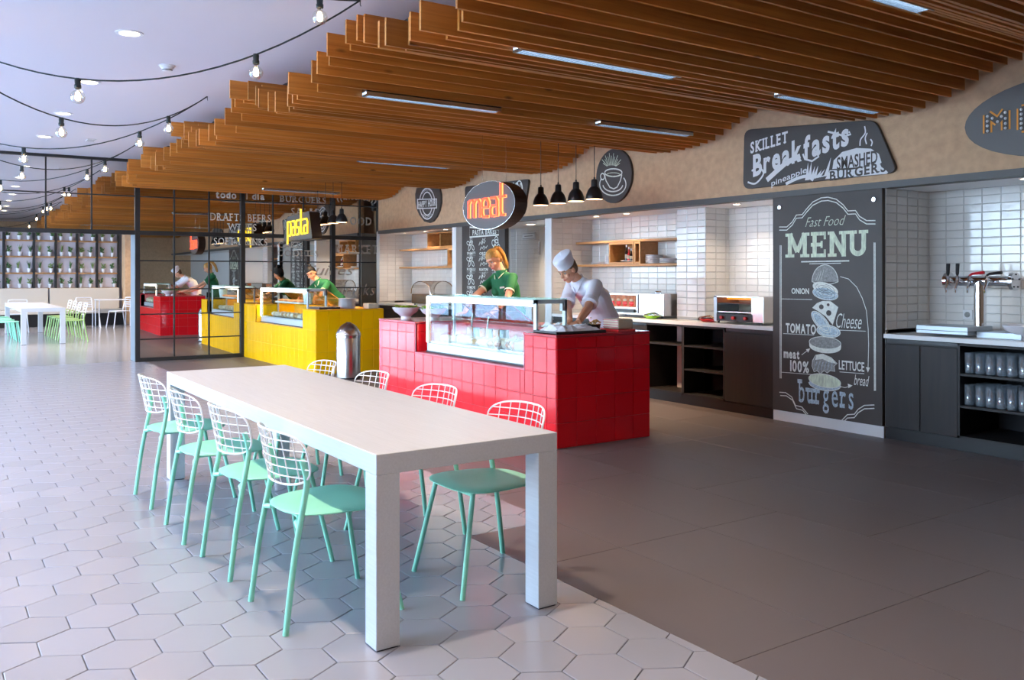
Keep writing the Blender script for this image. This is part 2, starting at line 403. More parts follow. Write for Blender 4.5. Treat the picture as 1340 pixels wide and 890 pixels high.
def tilegrid(parent, name, orient, plane, u0, u1, v0, v1, tw, th_, m, thick=.006, ustart=None, vstart=None, limit=300, holes=(), near=None, bev=.004, tilt=.0, count=[0]):
    ustart = u0 if ustart is None else ustart; vstart = v0 if vstart is None else vstart
    cells = []
    i = math.floor((u0 - ustart) / tw)
    while ustart + i * tw < u1 - 1e-4:
        a = max(u0, ustart + i * tw); b_ = min(u1, ustart + (i + 1) * tw); i += 1
        j = math.floor((v0 - vstart) / th_)
        while vstart + j * th_ < v1 - 1e-4:
            c = max(v0, vstart + j * th_); d = min(v1, vstart + (j + 1) * th_); j += 1
            if b_ - a < .012 or d - c < .012: continue
            q = [(a, b_, c, d)]
            for h in holes:
                nq = []
                for (a_, b2, c_, d_) in q:
                    if b2 <= h[0] + 1e-4 or a_ >= h[1] - 1e-4 or d_ <= h[2] + 1e-4 or c_ >= h[3] - 1e-4: nq.append((a_, b2, c_, d_)); continue
                    if a_ < h[0] - .01: nq.append((a_, h[0], c_, d_))
                    if b2 > h[1] + .01: nq.append((h[1], b2, c_, d_))
                    aa = max(a_, h[0]); bb = min(b2, h[1])
                    if c_ < h[2] - .01: nq.append((aa, bb, c_, h[2]))
                    if d_ > h[3] + .01: nq.append((aa, bb, h[3], d_))
                q = nq
            cells += q
    def pos(c): 
        u = (c[0] + c[1]) / 2; v = (c[2] + c[3]) / 2
        return {'-Y': (u, plane, v), '+X': (plane, u, v), 'Z': (u, v, plane), '+Y': (u, plane, v), '-X': (plane, u, v)}[orient]
    if near is not None: cells.sort(key=lambda c: (Vector(pos(c)) - Vector(near)).length)
    rest = cells[limit:]; cells = cells[:limit]
    for c in cells:
        o = link(name, tilemesh(c[1] - c[0], c[3] - c[2], thick, orient, m, bev), parent, pos(c))
        if tilt:
            o.rotation_euler = (random.uniform(-tilt, tilt), random.uniform(-tilt, tilt), random.uniform(-tilt, tilt))
    if rest:
        b = B()
        for c in rest:
            me = tilemesh(c[1] - c[0], c[3] - c[2], thick, orient, m, bev); p = pos(c); n = len(b.v)
            b.v += [(v.co.x + p[0], v.co.y + p[1], v.co.z + p[2]) for v in me.vertices]; b.f += [tuple(n + k for k in f.vertices) for f in me.polygons]
        o = b.obj(name, m, parent); o['kind'] = 'stuff'
    return

# ================================================================== THE SETTING
MX = -15.10      # mirror plane
YB = 6.87        # front plane of the service wall
YN = 7.56        # back of the niches
# --- floor: base slab with the grout, hexagon tiles and large stoneware tiles laid on it
floor = B().box(-15.3, 5.0, -4.8, YN + 1.2, -.2, -.006).obj('floor', 'grout')
struct(floor, 'tiled floor of pale hexagons meeting large grey slabs', 'floor')
far_floor = B().box(-29, -15.3, -4.8, 9, -.2, 0).obj('floor_far_room', 'far_floor'); struct(far_floor, 'glossy pale floor beyond the doorway', 'floor')
EDGE = lambda x: 2.99 if x < -4.03 else 2.43      # border between hexagons and slabs
HR = .1462
def clip(pts, inside, inter):
    out = []
    for i in range(len(pts)):
        a = pts[i - 1]; b = pts[i]
        if inside(b):
            if not inside(a): out.append(inter(a, b))
            out.append(b)
        elif inside(a): out.append(inter(a, b))
    return out
def clip_y(pts, ym): return clip(pts, lambda p: p[1] <= ym, lambda a, b: (a[0] + (b[0] - a[0]) * (ym - a[1]) / (b[1] - a[1]), ym))
def clip_x(pts, xm, sgn): return clip(pts, lambda p: sgn * p[0] <= sgn * xm, lambda a, b: (xm, a[1] + (b[1] - a[1]) * (xm - a[0]) / (b[0] - a[0])))
def hexpoly(cx, cy, r): return [(cx + r * math.cos(R(60 * k)), cy + r * math.sin(R(60 * k))) for k in range(6)]
def hexsolid(b, pts, ox=0, oy=0):
    k = len(pts); cx = sum(p[0] for p in pts) / k; cy = sum(p[1] for p in pts) / k
    n = len(b.v)
    b.v += [(p[0] - ox, p[1] - oy, -.008) for p in pts] + [(p[0] - ox, p[1] - oy, -.0016) for p in pts] + [(cx + (p[0] - cx) * .982 - ox, cy + (p[1] - cy) * .982 - oy, 0) for p in pts]
    for r_ in (0, 1):
        for i in range(k): j = (i + 1) % k; a = n + r_ * k; b.f.append((a + i, a + j, a + k + j, a + k + i))
    b.f.append(tuple(n + 2 * k + i for i in range(k)))
hexes = []
for i in range(-60, 30):
    cx = -2.84 + 1.5 * HR * i
    if cx < -15.4 or cx > 4.2: continue
    for j in range(-30, 12):
        cy = 1.752 + math.sqrt(3) * HR * (j + (.5 if i % 2 else 0))
        if cy < -4.6 or cy > 3.3: continue
        P = hexpoly(cx, cy, HR - .0022)
        if cx < -4.03 - HR: P = clip_y(P, 2.99)
        elif cx > -4.03 + HR: P = clip_y(P, 2.43)
        elif cy > 2.43 + HR: P = clip_x(clip_y(P, 2.99), -4.03, 1)
        elif cy > 2.43 - HR:   # at the step: keep the larger piece
            P = clip_y(P, 2.99) if cx < -4.03 else clip_y(P, 2.43)
            if cx < -4.03: P = clip_x(P, -4.03, 1) if cy > 2.43 else P
        P = clip_x(P, -15.28, -1) if P and cx < -15 else P
        if len(P) < 3: continue
        full = (len(P) == 6) and all(abs(p[0]-q[0]) + abs(p[1]-q[1]) < 1e-6 for p, q in zip(sorted(P), sorted(hexpoly(cx, cy, HR - .0022))))
        ar = abs(sum(P[k - 1][0] * P[k][1] - P[k][0] * P[k - 1][1] for k in range(len(P)))) / 2
        if ar < .001: continue
        # how near to the camera and whether it is inside the view
        a = math.atan2(-cx, cy); vis = (R(56.05 - 33) < a < R(56.05 + 33)) and cy > -.3
        d = math.hypot(cx, cy)
        hexes.append((0 if (vis and d > 2.0) else 1, d, cx, cy, P, full))
hexes.sort(key=lambda h: (h[0], h[1]))
bh = B(); hexsolid(bh, hexpoly(0, 0, HR - .0022)); hexme = bh.mesh('hexagonal_tile', 'hex')
rest = B()
for k, h in enumerate(hexes):
    if k < 300:
        if h[5]: o = link('hexagonal_tile', hexme, floor, (h[2], h[3], random.uniform(-.0006, .0004)))
        else: b = B(); hexsolid(b, h[4], h[2], h[3]); o = link('hexagonal_tile', b.mesh('hexagonal_tile_cut', 'hex'), floor, (h[2], h[3], 0))
        o.rotation_euler = (random.uniform(-.004, .004), random.uniform(-.004, .004), 0)
    else: hexsolid(rest, h[4])
o = rest.obj('hexagonal_tile', 'hex', floor); o['kind'] = 'stuff'
# large slabs 1.25 x .61, staggered
slabs = []
row = 0; y = 2.38 - .0
rows_y = [2.38, 2.985, 3.59, 4.205, 4.825, 5.44, 6.05, 6.66, 7.27, 7.88]
for r_ in range(len(rows_y) - 1):
    xs = -2.18 if r_ < 3 else -2.83
    if r_ >= 6: xs = -3.63
    k = math.floor((-15.3 - xs) / 1.25)
    while xs + k * 1.25 < 4.8:
        a = max(-15.28, xs + k * 1.25); b_ = min(4.9, xs + (k + 1) * 1.25); k += 1
        c, d = rows_y[r_], rows_y[r_ + 1]
        if r_ == 0:
            if b_ <= -4.03: continue
            a = max(a, -4.03); c = 2.43
        elif r_ == 1 and False: pass
        if b_ - a < .02: continue
        slabs.append((a, b_, c, d))
for (a, b_, c, d) in slabs:
    link('stone_tile', tilemesh(b_ - a, d - c, .006, 'Z', 'stone', .0015), floor, ((a + b_) / 2, (c + d) / 2, -.0065))
B().box(-15.3, 4.9, 2.43, 7.9, -.0065, -.0035).obj('grout_bed', 'stone_grout', floor)
# --- ceiling, walls
ceil = B().box(-29, 5, -4.8, 8.9, CEIL, CEIL + .15).obj('ceiling', 'ceiling'); struct(ceil, 'pale lilac grey painted ceiling', 'ceiling')
struct(B().box(4.6, 4.8, WINY, 8.9, 0, CEIL).obj('wall_right', 'plaster'), 'plain beige side wall', 'wall')
# window wall (behind the camera's left shoulder, seen in reflections)
ww = B().box(-29, 5, WINY - .15, WINY, 0, .12).box(-29, 5, WINY - .15, WINY, 3.05, CEIL)
ww.obj('wall_front', 'white'); struct(bpy.data.objects['wall_front'], 'long window wall sill and lintel', 'wall')
struct(B().box(-3.4, 5, WINY - .15, WINY, .12, 3.05).obj('wall_front_solid', 'plaster'), 'solid beige part of the front wall right of the windows', 'wall')
wx = [-28.6 + 1.4 * i for i in range(25)]
for n_, (a, b_) in enumerate([(-28.8, -20.2), (-20.2, -11.8), (-11.8, -3.4)]):
    fr = B(); k = a
    while k < b_: fr.box(k, k + .07, WINY - .11, WINY - .04, .12, 3.05); k += 1.4
    fr.box(a, b_, WINY - .11, WINY - .04, 2.25, 2.31).box(a, b_, WINY - .11, WINY - .04, .12, .18).box(a, b_, WINY - .11, WINY - .04, 2.99, 3.05)
    wd = fr.obj('window_%d' % (n_ + 1), 'blacksteel'); struct(wd, 'tall window bay number %d with slim black frame' % (n_ + 1), 'window')
    B().box(a + .05, b_ - .05, WINY - .08, WINY - .074, .15, 3.02).obj('window_pane', 'glass', wd)
struct(B().box(-40, 12, -22, -4.82, -.25, -.05).obj('ground_outside', 'outdoor'), 'paved terrace outside the windows', 'ground')
# pavilion trees outside are not in view; a low wall bounds the terrace
struct(B().box(-40, 12, -16, -15.8, -.05, 1.6).obj('wall_terrace', 'plaster'), 'low rendered terrace wall outside', 'wall')

# --- mirror wall with doorway
mw = B().box(MX - .45, MX - .02, 2.87, 7.3, 0, CEIL).box(MX - .45, MX - .02, -4.6, 2.87, 2.12, CEIL)
wall_left = mw.obj('wall_left', 'jamb'); struct(wall_left, 'wall clad with mirror panels above and beside the doorway', 'wall')
struct(B().box(MX - .455, MX - .0, 2.845, 2.87, 0, 2.1).obj('door_1', 'jamb', None), 'grey blue lining of the open doorway', 'door')
ys_lo = [2.87, 3.44, 4.00, 4.56, 5.09, 5.64, 6.19, 6.72, 7.10]
zs = [.03, .36, .765, 1.175, 1.64, 2.09, 2.68, 3.25]
mirr = thing('mirror_wall', 'wall of square mirror panes in slim black frames with white lettering', 'mirror', (MX, 0, 0))
ys_up = [-.35, .28, .92, 1.56, 2.20, 2.87]
def pane(y0, y1, z0, z1):
    b = B(); b.box(-.012, 0, y0 + .004, y1 - .004, z0 + .004, z1 - .004); b.obj('mirror_pane', 'mirror', mirr)
for a, b_ in zip(ys_lo, ys_lo[1:]):
    for c, d in zip(zs, zs[1:]): pane(a, b_, c, d)
yy = [-4.15, -3.51, -2.88, -2.25, -1.61, -.98] + ys_up
for a, b_ in zip(yy, yy[1:]):
    for c, d in zip(zs[5:], zs[6:]): pane(a, b_, c, d)
def bar(y0, y1, z0, z1, t=.022): B().box(-.01, t, y0, y1, z0, z1).obj('frame_bar', 'blacksteel', mirr)
for i, y in enumerate(ys_lo):
    thick = y in (2.87, 4.56, 6.19, 7.10)
    hw = .036 if thick else .011
    bar(y - hw, y + hw, 0, 3.26, .05 if thick else .022)
for z in zs:
    hw = {.03: .03, 2.09: .034, 3.25: .022}.get(z, .009)
    bar(2.87, 7.10, z - hw, z + hw, .04 if hw > .02 else .02)
    if z > 2: bar(-4.15, 2.87, z - hw, z + hw, .04 if hw > .02 else .02)
for y in yy[:-1]: bar(y - .011, y + .011, 2.09, 3.25)
# the whole mirror wall stands very slightly out of square with the room
_th = R(1.35); _pv = Vector((MX, 2.87, 0))
def square_off(o):
    d = o.location - _pv; c, s_ = math.cos(_th), math.sin(_th)
    o.location = (_pv.x + d.x * c + d.y * s_ - .03, _pv.y - d.x * s_ + d.y * c, o.location.z); o.rotation_euler = (0, 0, -_th)
for _o in (mirr, wall_left, bpy.data.objects['door_1']): square_off(_o)
# lettering on the mirror
fm = planeX(MX)
def mtext(body, y0, y1, z0, z1, m='sticker', serif=0., **k):
    o = text(body, (y0, y1, z0, z1), lambda u, v, t: (t, u, v), m, mirr, 'lettering', serif=serif, t=.003, depth=.001, **k); return o
mtext('todo el día', 4.11, 4.94, 2.71, 2.84, offset=.03)
mtext('DRAFTS BEERS', 4.02, 5.05, 2.33, 2.46, serif=.10)
mtext('WINES', 4.30, 4.80, 2.17, 2.29, serif=.10)
mtext('SOFT DRINKS', 4.08, 4.99, 1.92, 2.04, serif=.10)
mtext('BURGUERS', 5.21, 6.06, 2.70, 2.81, 'stickerdark', serif=.15)
mtext('SALADS', 5.42, 6.05, 2.47, 2.60, 'stickerdark', serif=.15)
mtext('SEAFOOD', 6.08, 6.95, 2.33, 2.48, 'stickerdark', serif=.2, offset=.02)
mtext('CAKES', 5.19, 5.66, 1.89, 2.0, 'stickerdark', serif=.15)
mtext('COOKIES', 5.17, 5.92, 1.74, 1.85, 'stickerdark', serif=.2)
mtext('MARKET', 6.23, 7.08, 1.80, 1.965, 'stickerdark', serif=.2)
mtext('juices', 5.72, 6.60, 1.34, 1.58, 'stickerdark', shear=.35)
mtext('drinks', 6.28, 7.03, 1.03, 1.24, 'stickerdark', shear=.35, spacing=1.15)
mtext('((kitchen))', 6.27, 7.05, 2.74, 2.86, 'sticker', offset=.03, arch=.03)
sl = B().lathe([(.001, 0), (.06, .0), (.075, .03), (.075, .16), (.03, .2), (.001, .2)], (MX + .2, 7.08, 2.62), 14).tube([(MX + .05, 7.1, 2.72), (MX + .2, 7.08, 2.72)], .012)
tag(sl.obj('spotlight', 'blacksteel', None, True), 'small black round spotlight at the right end of the mirror wall', 'spotlight')

# --- service wall: bulkhead, niches
bulk = B().box(-14.56, 4.6, YB, YB + .12, 2.21, CEIL).obj('wall_back', 'plaster'); struct(bulk, 'beige textured bulkhead above the kitchen niches', 'wall')
struct(B().box(-14.56, 4.6, YB - .01, YB + .13, 2.155, 2.212).obj('trim_1', 'band'), 'dark grey edge band under the beige bulkhead', 'trim')
struct(B().box(-14.56, 4.6, YB + .12, 8.7, 2.155, 2.2).obj('ceiling_niche', 'white'), 'white soffit over the kitchen niches', 'ceiling')
struct(B().box(MX - .3, 4.8, 8.7, 8.9, 0, CEIL).obj('wall_rear', 'plaster'), 'hidden rear wall behind the niches', 'wall')
struct(B().box(MX - .3, -14.56, 7.2, 7.4, 0, CEIL).obj('wall_gap', 'plaster'), 'beige wall beside the mirror wall', 'wall')
CAMP = (0, 0, 1.4)
def tiled(name, label, orient, plane, u0, u1, v0, v1, near=300, thickwall=.12, tw=.16, th_=.0725, ustart=None, tilt=.006):
    if orient == '-Y': w_ = B().box(u0, u1, plane, plane + thickwall, 0, 2.2)
    else: w_ = B().box(plane - thickwall, plane, u0, u1, 0, 2.2)
    o = w_.obj(name, 'whitegrout'); struct(o, label, 'wall')
    tilegrid(o, 'wall_tile', orient, plane + (-.0 if orient == '-Y' else 0), u0, u1, v0, v1, tw, th_, 'whitetile', .006, ustart=ustart, limit=near, near=CAMP, bev=.005, tilt=tilt)
    return o
VT = 2.155
tiled('wall_niche_bar', 'white tiled back wall of the beer tap niche', '-Y', YN, -4.46, -2.2, .93, VT, 300)
tiled('wall_niche_bar_side', 'white tiled side wall of the beer tap niche', '+X', -4.46, YB + .02, YN, .93, VT, 100)
struct(B().box(-2.2, 4.6, YN, YN + .1, 0, 2.2).obj('wall_niche_right', 'white'), 'white wall continuing right of the beer tap niche', 'wall')
tiled('wall_niche_oven', 'white tiled wall behind the toaster beside the chalkboard menu', '-Y', YN, -6.90, -5.60, .93, VT, 170)
tiled('wall_pillar', 'white tiled pillar between the two kitchen niches', '-Y', 7.18, -7.27, -6.83, .93, VT, 60)
tiled('wall_pillar_side', 'beige shaded tiled flank of the pillar', '+X', -6.83, 7.18, YN, .93, VT, 50)
tiled('wall_niche_shelf', 'white tiled wall behind the wooden plate shelves', '-Y', YN, -9.27, -7.27, .93, VT, 300)
tiled('wall_niche_shelf_side', 'beige shaded tiled return wall beside the white door', '+X', -9.27, YB + .02, YN, .0, VT, 140)
tiled('wall_passage', 'pale grey tiled wall of the passage behind the blonde woman', '-Y', 7.95, -12.0, -9.39, .0, VT, 200, tilt=.001)
tiled('wall_niche_far', 'white tiled wall behind the far wooden shelves', '-Y', YN, -14.56, -11.86, .93, VT, 100)
tiled('wall_niche_far_side', 'tiled end wall beside the mirror panes', '+X', -14.56, YB + .02, YN, .93, VT, 60)
struct(B().box(-11.97, -11.85, YB + .05, 7.95, 0, 2.2).obj('wall_passage_side', 'white'), 'white side of the passage', 'wall')
struct(B().box(-9.41, -9.268, YB - .004, YB + .08, 0, 2.155).box(-9.41, -9.38, YB, 7.95, 0, 2.16).obj('trim_2', 'doorwhite'), 'white jamb at the mouth of the passage', 'trim')
door = B().box(-10.98, -10.15, 7.90, 7.945, 0, 2.10).obj('door_2', 'doorwhite', None, False, .004); struct(door, 'white door at the back of the passage', 'door')
B().box(-10.97, -10.945, 7.88, 7.9, 1.72, 1.92).obj('door_hinge', 'steel', door)
b = B(); b.box(-11.47, -11.12, 7.92, 7.94, 1.97, 2.07); sg = b.obj('wall_notice', 'plastic', None); tag(sg, 'small framed notice on the grey tiled passage wall', 'notice')
b = B(); fy = planeY(7.918)
ribbon(b, [(-11.46, 1.98), (-11.13, 1.98), (-11.13, 2.06), (-11.46, 2.06)], .008, fy, 0, True); ribbon(b, [(-11.41, 2.02), (-11.18, 2.02)], .012, fy, 0)
b.obj('print', 'chalkgrey', sg)
# far room shell
struct(B().box(-28.6, -28.4, -4.6, 9, 0, CEIL).obj('wall_far', 'backpanel'), 'lilac grey wall at the end of the far room', 'wall')
struct(B().box(-29, MX - .45, 8.2, 8.4, 0, CEIL).obj('wall_far_back', 'plaster'), 'brown back wall of the far room', 'wall')
struct(B().box(-27.4, -26.9, 4.78, 5.1, 0, CEIL).obj('wall_far_pillar', 'plaster'), 'beige pillar right of the plant shelves', 'wall')
struct(B().box(-28.4, -27.9, 5.1, 8.2, 0, 2.7).obj('wall_far_side', 'cream'), 'cream wall behind the far dark counter', 'wall')

# --- slatted ceiling
def zwave(x):
    s_ = math.sin(PI * (x + 4.42) / 2.45) ** 2
    return 2.755 + .27 * s_ ** 1.7
slat = thing('slatted_ceiling', 'suspended ceiling of hanging orange pine slats whose undersides form a wave', 'slat ceiling')
slat['kind'] = 'structure'
rs = random.Random(3)
slat_x = []
x = -14.96; smesh = {}
i = 0
while x < 3.2:
    jit = rs.choice([-.10, -.05, 0, 0, .05, .09, .13])
    ye = 2.36 + .018 * max(0, -x - 4) + jit
    y1 = YB - .06
    key = round(ye, 2)
    z = zwave(x) + rs.uniform(-.008, .008)
    b = smesh.get(key)
    if b is None:
        bb = B().box(-.0105, .0105, key, y1, 0, .165); b = bb.mesh('slat', 'slat'); smesh[key] = b
    link('slat', b, slat, (x, 0, z)); slat_x.append((x, z)); x += .109; i += 1
# hanging wires/rails above the slats (dark rails that carry them)
for yr in (2.85, 4.6, 6.3):
    b = B(); xx = -15.0
    while xx < 3.1:
        b.box(xx, xx + .109, yr - .02, yr + .02, zwave(xx) + .165, zwave(xx) + .19); xx += .109
    b.obj('carrier_rail', 'blacksteel', slat)
# linear louvre lights between the slats
def louvre(x, y0, y1, z, label):
    near_ = min(slat_x, key=lambda q: abs(q[0] + .0545 - x)); x = near_[0] + .0545; z = min(zwave(x - .0545), zwave(x + .0545)) + .004
    L_ = y1 - y0; t = thing('linear_light', label, 'light', (x, y0, z), 0)
    B().box(-.043, .043, 0, L_, .02, .07).obj('housing', 'louvre', t)
    B().box(-.036, .036, .02, L_ - .02, .012, .022).obj('tube', 'tube', t)
    b = B(); k = .02
    while k < L_ - .02: b.box(-.04, .04, k, k + .004, -.012, .012); k += .03
    b.box(-.043, -.037, 0, L_, -.012, .03).box(.037, .043, 0, L_, -.012, .03)
    b.obj('louvre', 'louvre', t)
louvre(-4.38, 2.95, 4.28, 2.83, 'linear louvre light at the top centre among the slats')
louvre(-4.30, 5.33, 6.60, 2.81, 'linear louvre light above the breakfast sign')
louvre(-2.80, 3.2, 4.74, 2.85, 'linear louvre light nearest the camera at the top right')
louvre(-6.30, 2.85, 4.10, 2.84, 'dim linear louvre light left of the top centre one')
louvre(-6.26, 5.2, 6.4, 2.84, 'short looking linear louvre light above the coffee cup sign')
louvre(-9.80, 4.35, 5.6, 2.80, 'distant linear louvre light above the meat sign')
louvre(-13.8, 4.5, 5.8, 2.80, 'farthest linear louvre light above the pasta sign')

# --- ceiling downlights
def downlight(x, y, z, power, label, on=True, r=.075, cat='light', sq=False):
    t = thing('downlight', label, cat, (x, y, z))
    B().lathe([(r + .028, 0), (r + .028, -.006), (r, -.008), (r - .004, .0)], (0, 0, 0), 20).obj('trim_ring', 'white', t, True)
    B().lathe([(r - .004, -.002), (.0005, -.002)], (0, 0, 0), 20).obj('lamp_disc', 'lampon' if on else 'plastic', t)
    if on: spot((x, y, z - .02), power, size=128, blend=.85, radius=.05)
names = {-1.2: 'overhead', }
DP = 80
for i, x in enumerate([-1.15, -3.2, -5.2, -7.23, -9.28, -11.25, -13.27]):
    downlight(x, 1.28 + .012 * i, CEIL, DP * 1.05, ['first', 'second', 'third', 'fourth', 'fifth', 'sixth', 'seventh'][i] + ' round ceiling downlight in the row over the tables, counted from the camera')
for i, x in enumerate([-3.2, -7.2, -11.25]):
    downlight(x, -1.6, CEIL, DP * .5, ['first', 'second', 'third'][i] + ' added round ceiling downlight in an unseen row along the windows')  # unseen row, added to even out the room light
ordw_ = ['first', 'second', 'third', 'fourth', 'fifth', 'sixth', 'seventh', 'eighth', 'ninth']
for i, (x, y) in enumerate([(-17.4, 1.5), (-19.7, 1.55), (-22.2, 1.6), (-24.6, 1.6), (-18.5, 4.6), (-22.5, 4.6), (-25.5, 4.2), (-20, -1.5), (-24.5, -1.5)]):
    downlight(x, y, CEIL, DP * 1.5, '%s round ceiling downlight of the far room, counted from the doorway' % ordw_[i])
sd = thing('smoke_detector', 'small white domed smoke detector on the ceiling', 'detector', (-8.17, 1.8, CEIL))
B().lathe([(.06, 0), (.06, -.02), (.045, -.032), (.04, -.05), (.001, -.055)], (0, 0, 0), 20).obj('dome', 'plastic', sd, True)
B().lathe([(.041, -.036), (.046, -.04), (.041, -.045)], (0, 0, 0), 20).obj('slots', 'blacksteel', sd)
B().lathe([(.07, 0), (.07, -.008), (.06, -.01)], (0, 0, 0), 20).obj('base_ring', 'plastic', sd)
vt = B().box(-13.34, -13.14, 1.86, 1.97, CEIL - .012, CEIL).obj('ceiling_vent', 'plastic'); tag(vt, 'small flat grey vent grille in the ceiling', 'vent')
b = B()
for k in range(5): b.box(-13.33, -13.15, 1.872 + k * .02, 1.876 + k * .02, CEIL - .014, CEIL - .011)
b.obj('grille_slots', 'blacksteel', vt)

# soffit downlights
for i, (x, y, lab) in enumerate([(-6.33, 7.12, 'soffit downlight above the toaster beside the menu board'), (-8.05, 7.1, 'right soffit downlight above the plate shelves'), (-8.62, 7.1, 'left soffit downlight above the plate shelves'),
                 (-12.5, 7.1, 'soffit downlight over the far shelves, nearest of three'), (-13.2, 7.1, 'soffit downlight over the far shelves, middle of three'), (-13.97, 7.1, 'soffit downlight over the far shelves, farthest of three'), (-3.4, 7.1, 'soffit downlight over the beer tap')]):
    t = thing('downlight', lab, 'light', (x, y, 2.155))
    B().lathe([(.05, 0), (.05, -.005), (.036, -.006)], (0, 0, 0), 16).obj('trim_ring', 'white', t, True)
    B().lathe([(.036, -.003), (.0005, -.003)], (0, 0, 0), 16).obj('lamp_disc', 'lampon', t)
    spot((x, y, 2.14), 12 if i < 6 else 2.5, size=130, blend=.8, radius=.03)

downlight(-10.5, 7.4, 2.155, 40, 'added round downlight brightening the passage behind the blonde woman')  # added lamp, only there to brighten the dark passage

# --- festoon lights
def bulb(parent, p):
    x, y, z = p
    t = bpy.data.objects.new('bulb', None); COL.objects.link(t); t.parent = parent; t.location = (x, y, z)
    return t
bs = B().lathe([(.001, .012), (.018, .012), (.021, .0), (.019, -.03), (.023, -.035), (.023, -.055), (.016, -.06)], (0, 0, 0), 12); sock_me = bs.mesh('socket', 'bulbcap')
for p in sock_me.polygons: p.use_smooth = True
prof = [(.014, -.058), (.016, -.068)] + [(.0475 * math.sin(R(a)), -.115 + .0475 * math.cos(R(a))) for a in range(20, 181, 16)]
bg_me = B().lathe(prof, (0, 0, 0), 16).mesh('bulb_glass', 'bulbglass')
for p in bg_me.polygons: p.use_smooth = True
fb = B()
for a in range(4):
    c, s_ = math.cos(a * PI / 2) * .011, math.sin(a * PI / 2) * .011
    fb.tube([(c * .7, s_ * .7, -.085), (c, s_, -.135)], .0055, 5)
fb.ell((0, 0, -.112), (.017, .017, .03), None, 10, 7)
fil_me = fb.mesh('filament', 'filament')
def strand(h0, h1, sag, ts, label):
    t = thing('festoon_light_string', label, 'string lights', h0)
    h0 = Vector(h0); h1 = Vector(h1)
    def P(u): p = h0.lerp(h1, u); p.z -= sag * 4 * u * (1 - u); return p - h0
    B().tube([P(k / 24) for k in range(25)], .006, 6).obj('cable', 'bulbcap', t)
    B().tube([(0, 0, 0), (0, 0, -.03), (.012, 0, -.042)], .003, 5).obj('ceiling_hook', 'blacksteel', t)
    for u in ts:
        p = P(u) + Vector((0, 0, -.008))
        s_ = link('bulb_socket', sock_me, t, tuple(p)); g = link('bulb_glass', bg_me, s_); f = link('filament', fil_me, s_)
RH = [(-1.6, 2.46, 3.27), (-5.5, 2.46, 3.27), (-9.35, 2.46, 3.27), (-13.3, 2.52, 3.27)]
LH = [(-3.5, -.25, 3.27), (-7.4, -.25, 3.27), (-11.3, -.25, 3.27), (-14.9, -.25, 3.27)]
k = 0; ordn = ['nearest', 'second', 'third', 'fourth', 'fifth', 'sixth', 'seventh']
for i in range(4):
    strand(RH[i], LH[i], .54, (.215, .585, .93), 'sagging string of warm globe bulbs on black cable, %s of seven' % ordn[k]); k += 1
    if i < 3: strand(RH[i + 1], LH[i], .54 if i else .26, (.17, .55, .90) if i else (.15, .92), 'sagging string of warm globe bulbs on black cable, %s of seven' % ordn[k]); k += 1

# ================================================================== FURNITURE
def table(name, label, x0, x1, y0, y1, h=.737, leg=.098, top=.078):
    t = thing(name, label, 'table', (x0, y0, 0))
    W = x1 - x0; D = y1 - y0
    B().box(0, W, 0, D, h - top, h).obj('tabletop', 'table', t, False, .003)
    for a, c in ((0, 0), (W - leg, 0), (0, D - leg), (W - leg, D - leg)):
        l = B().box(a, a + leg, c, c + leg, .006, h - top).obj('leg', 'table', t, False, .003)
        B().box(a + .006, a + leg - .006, c + .006, c + leg - .006, 0, .006).obj('foot_pad', 'rubber', l)
    return t
table('dining_table', 'long white dining table with thick square legs in the foreground', -6.345, -2.975, 1.395, 2.235)
table('dining_table', 'white dining table in the far room beyond the doorway', -24.2, -20.0, 1.62, 2.42)

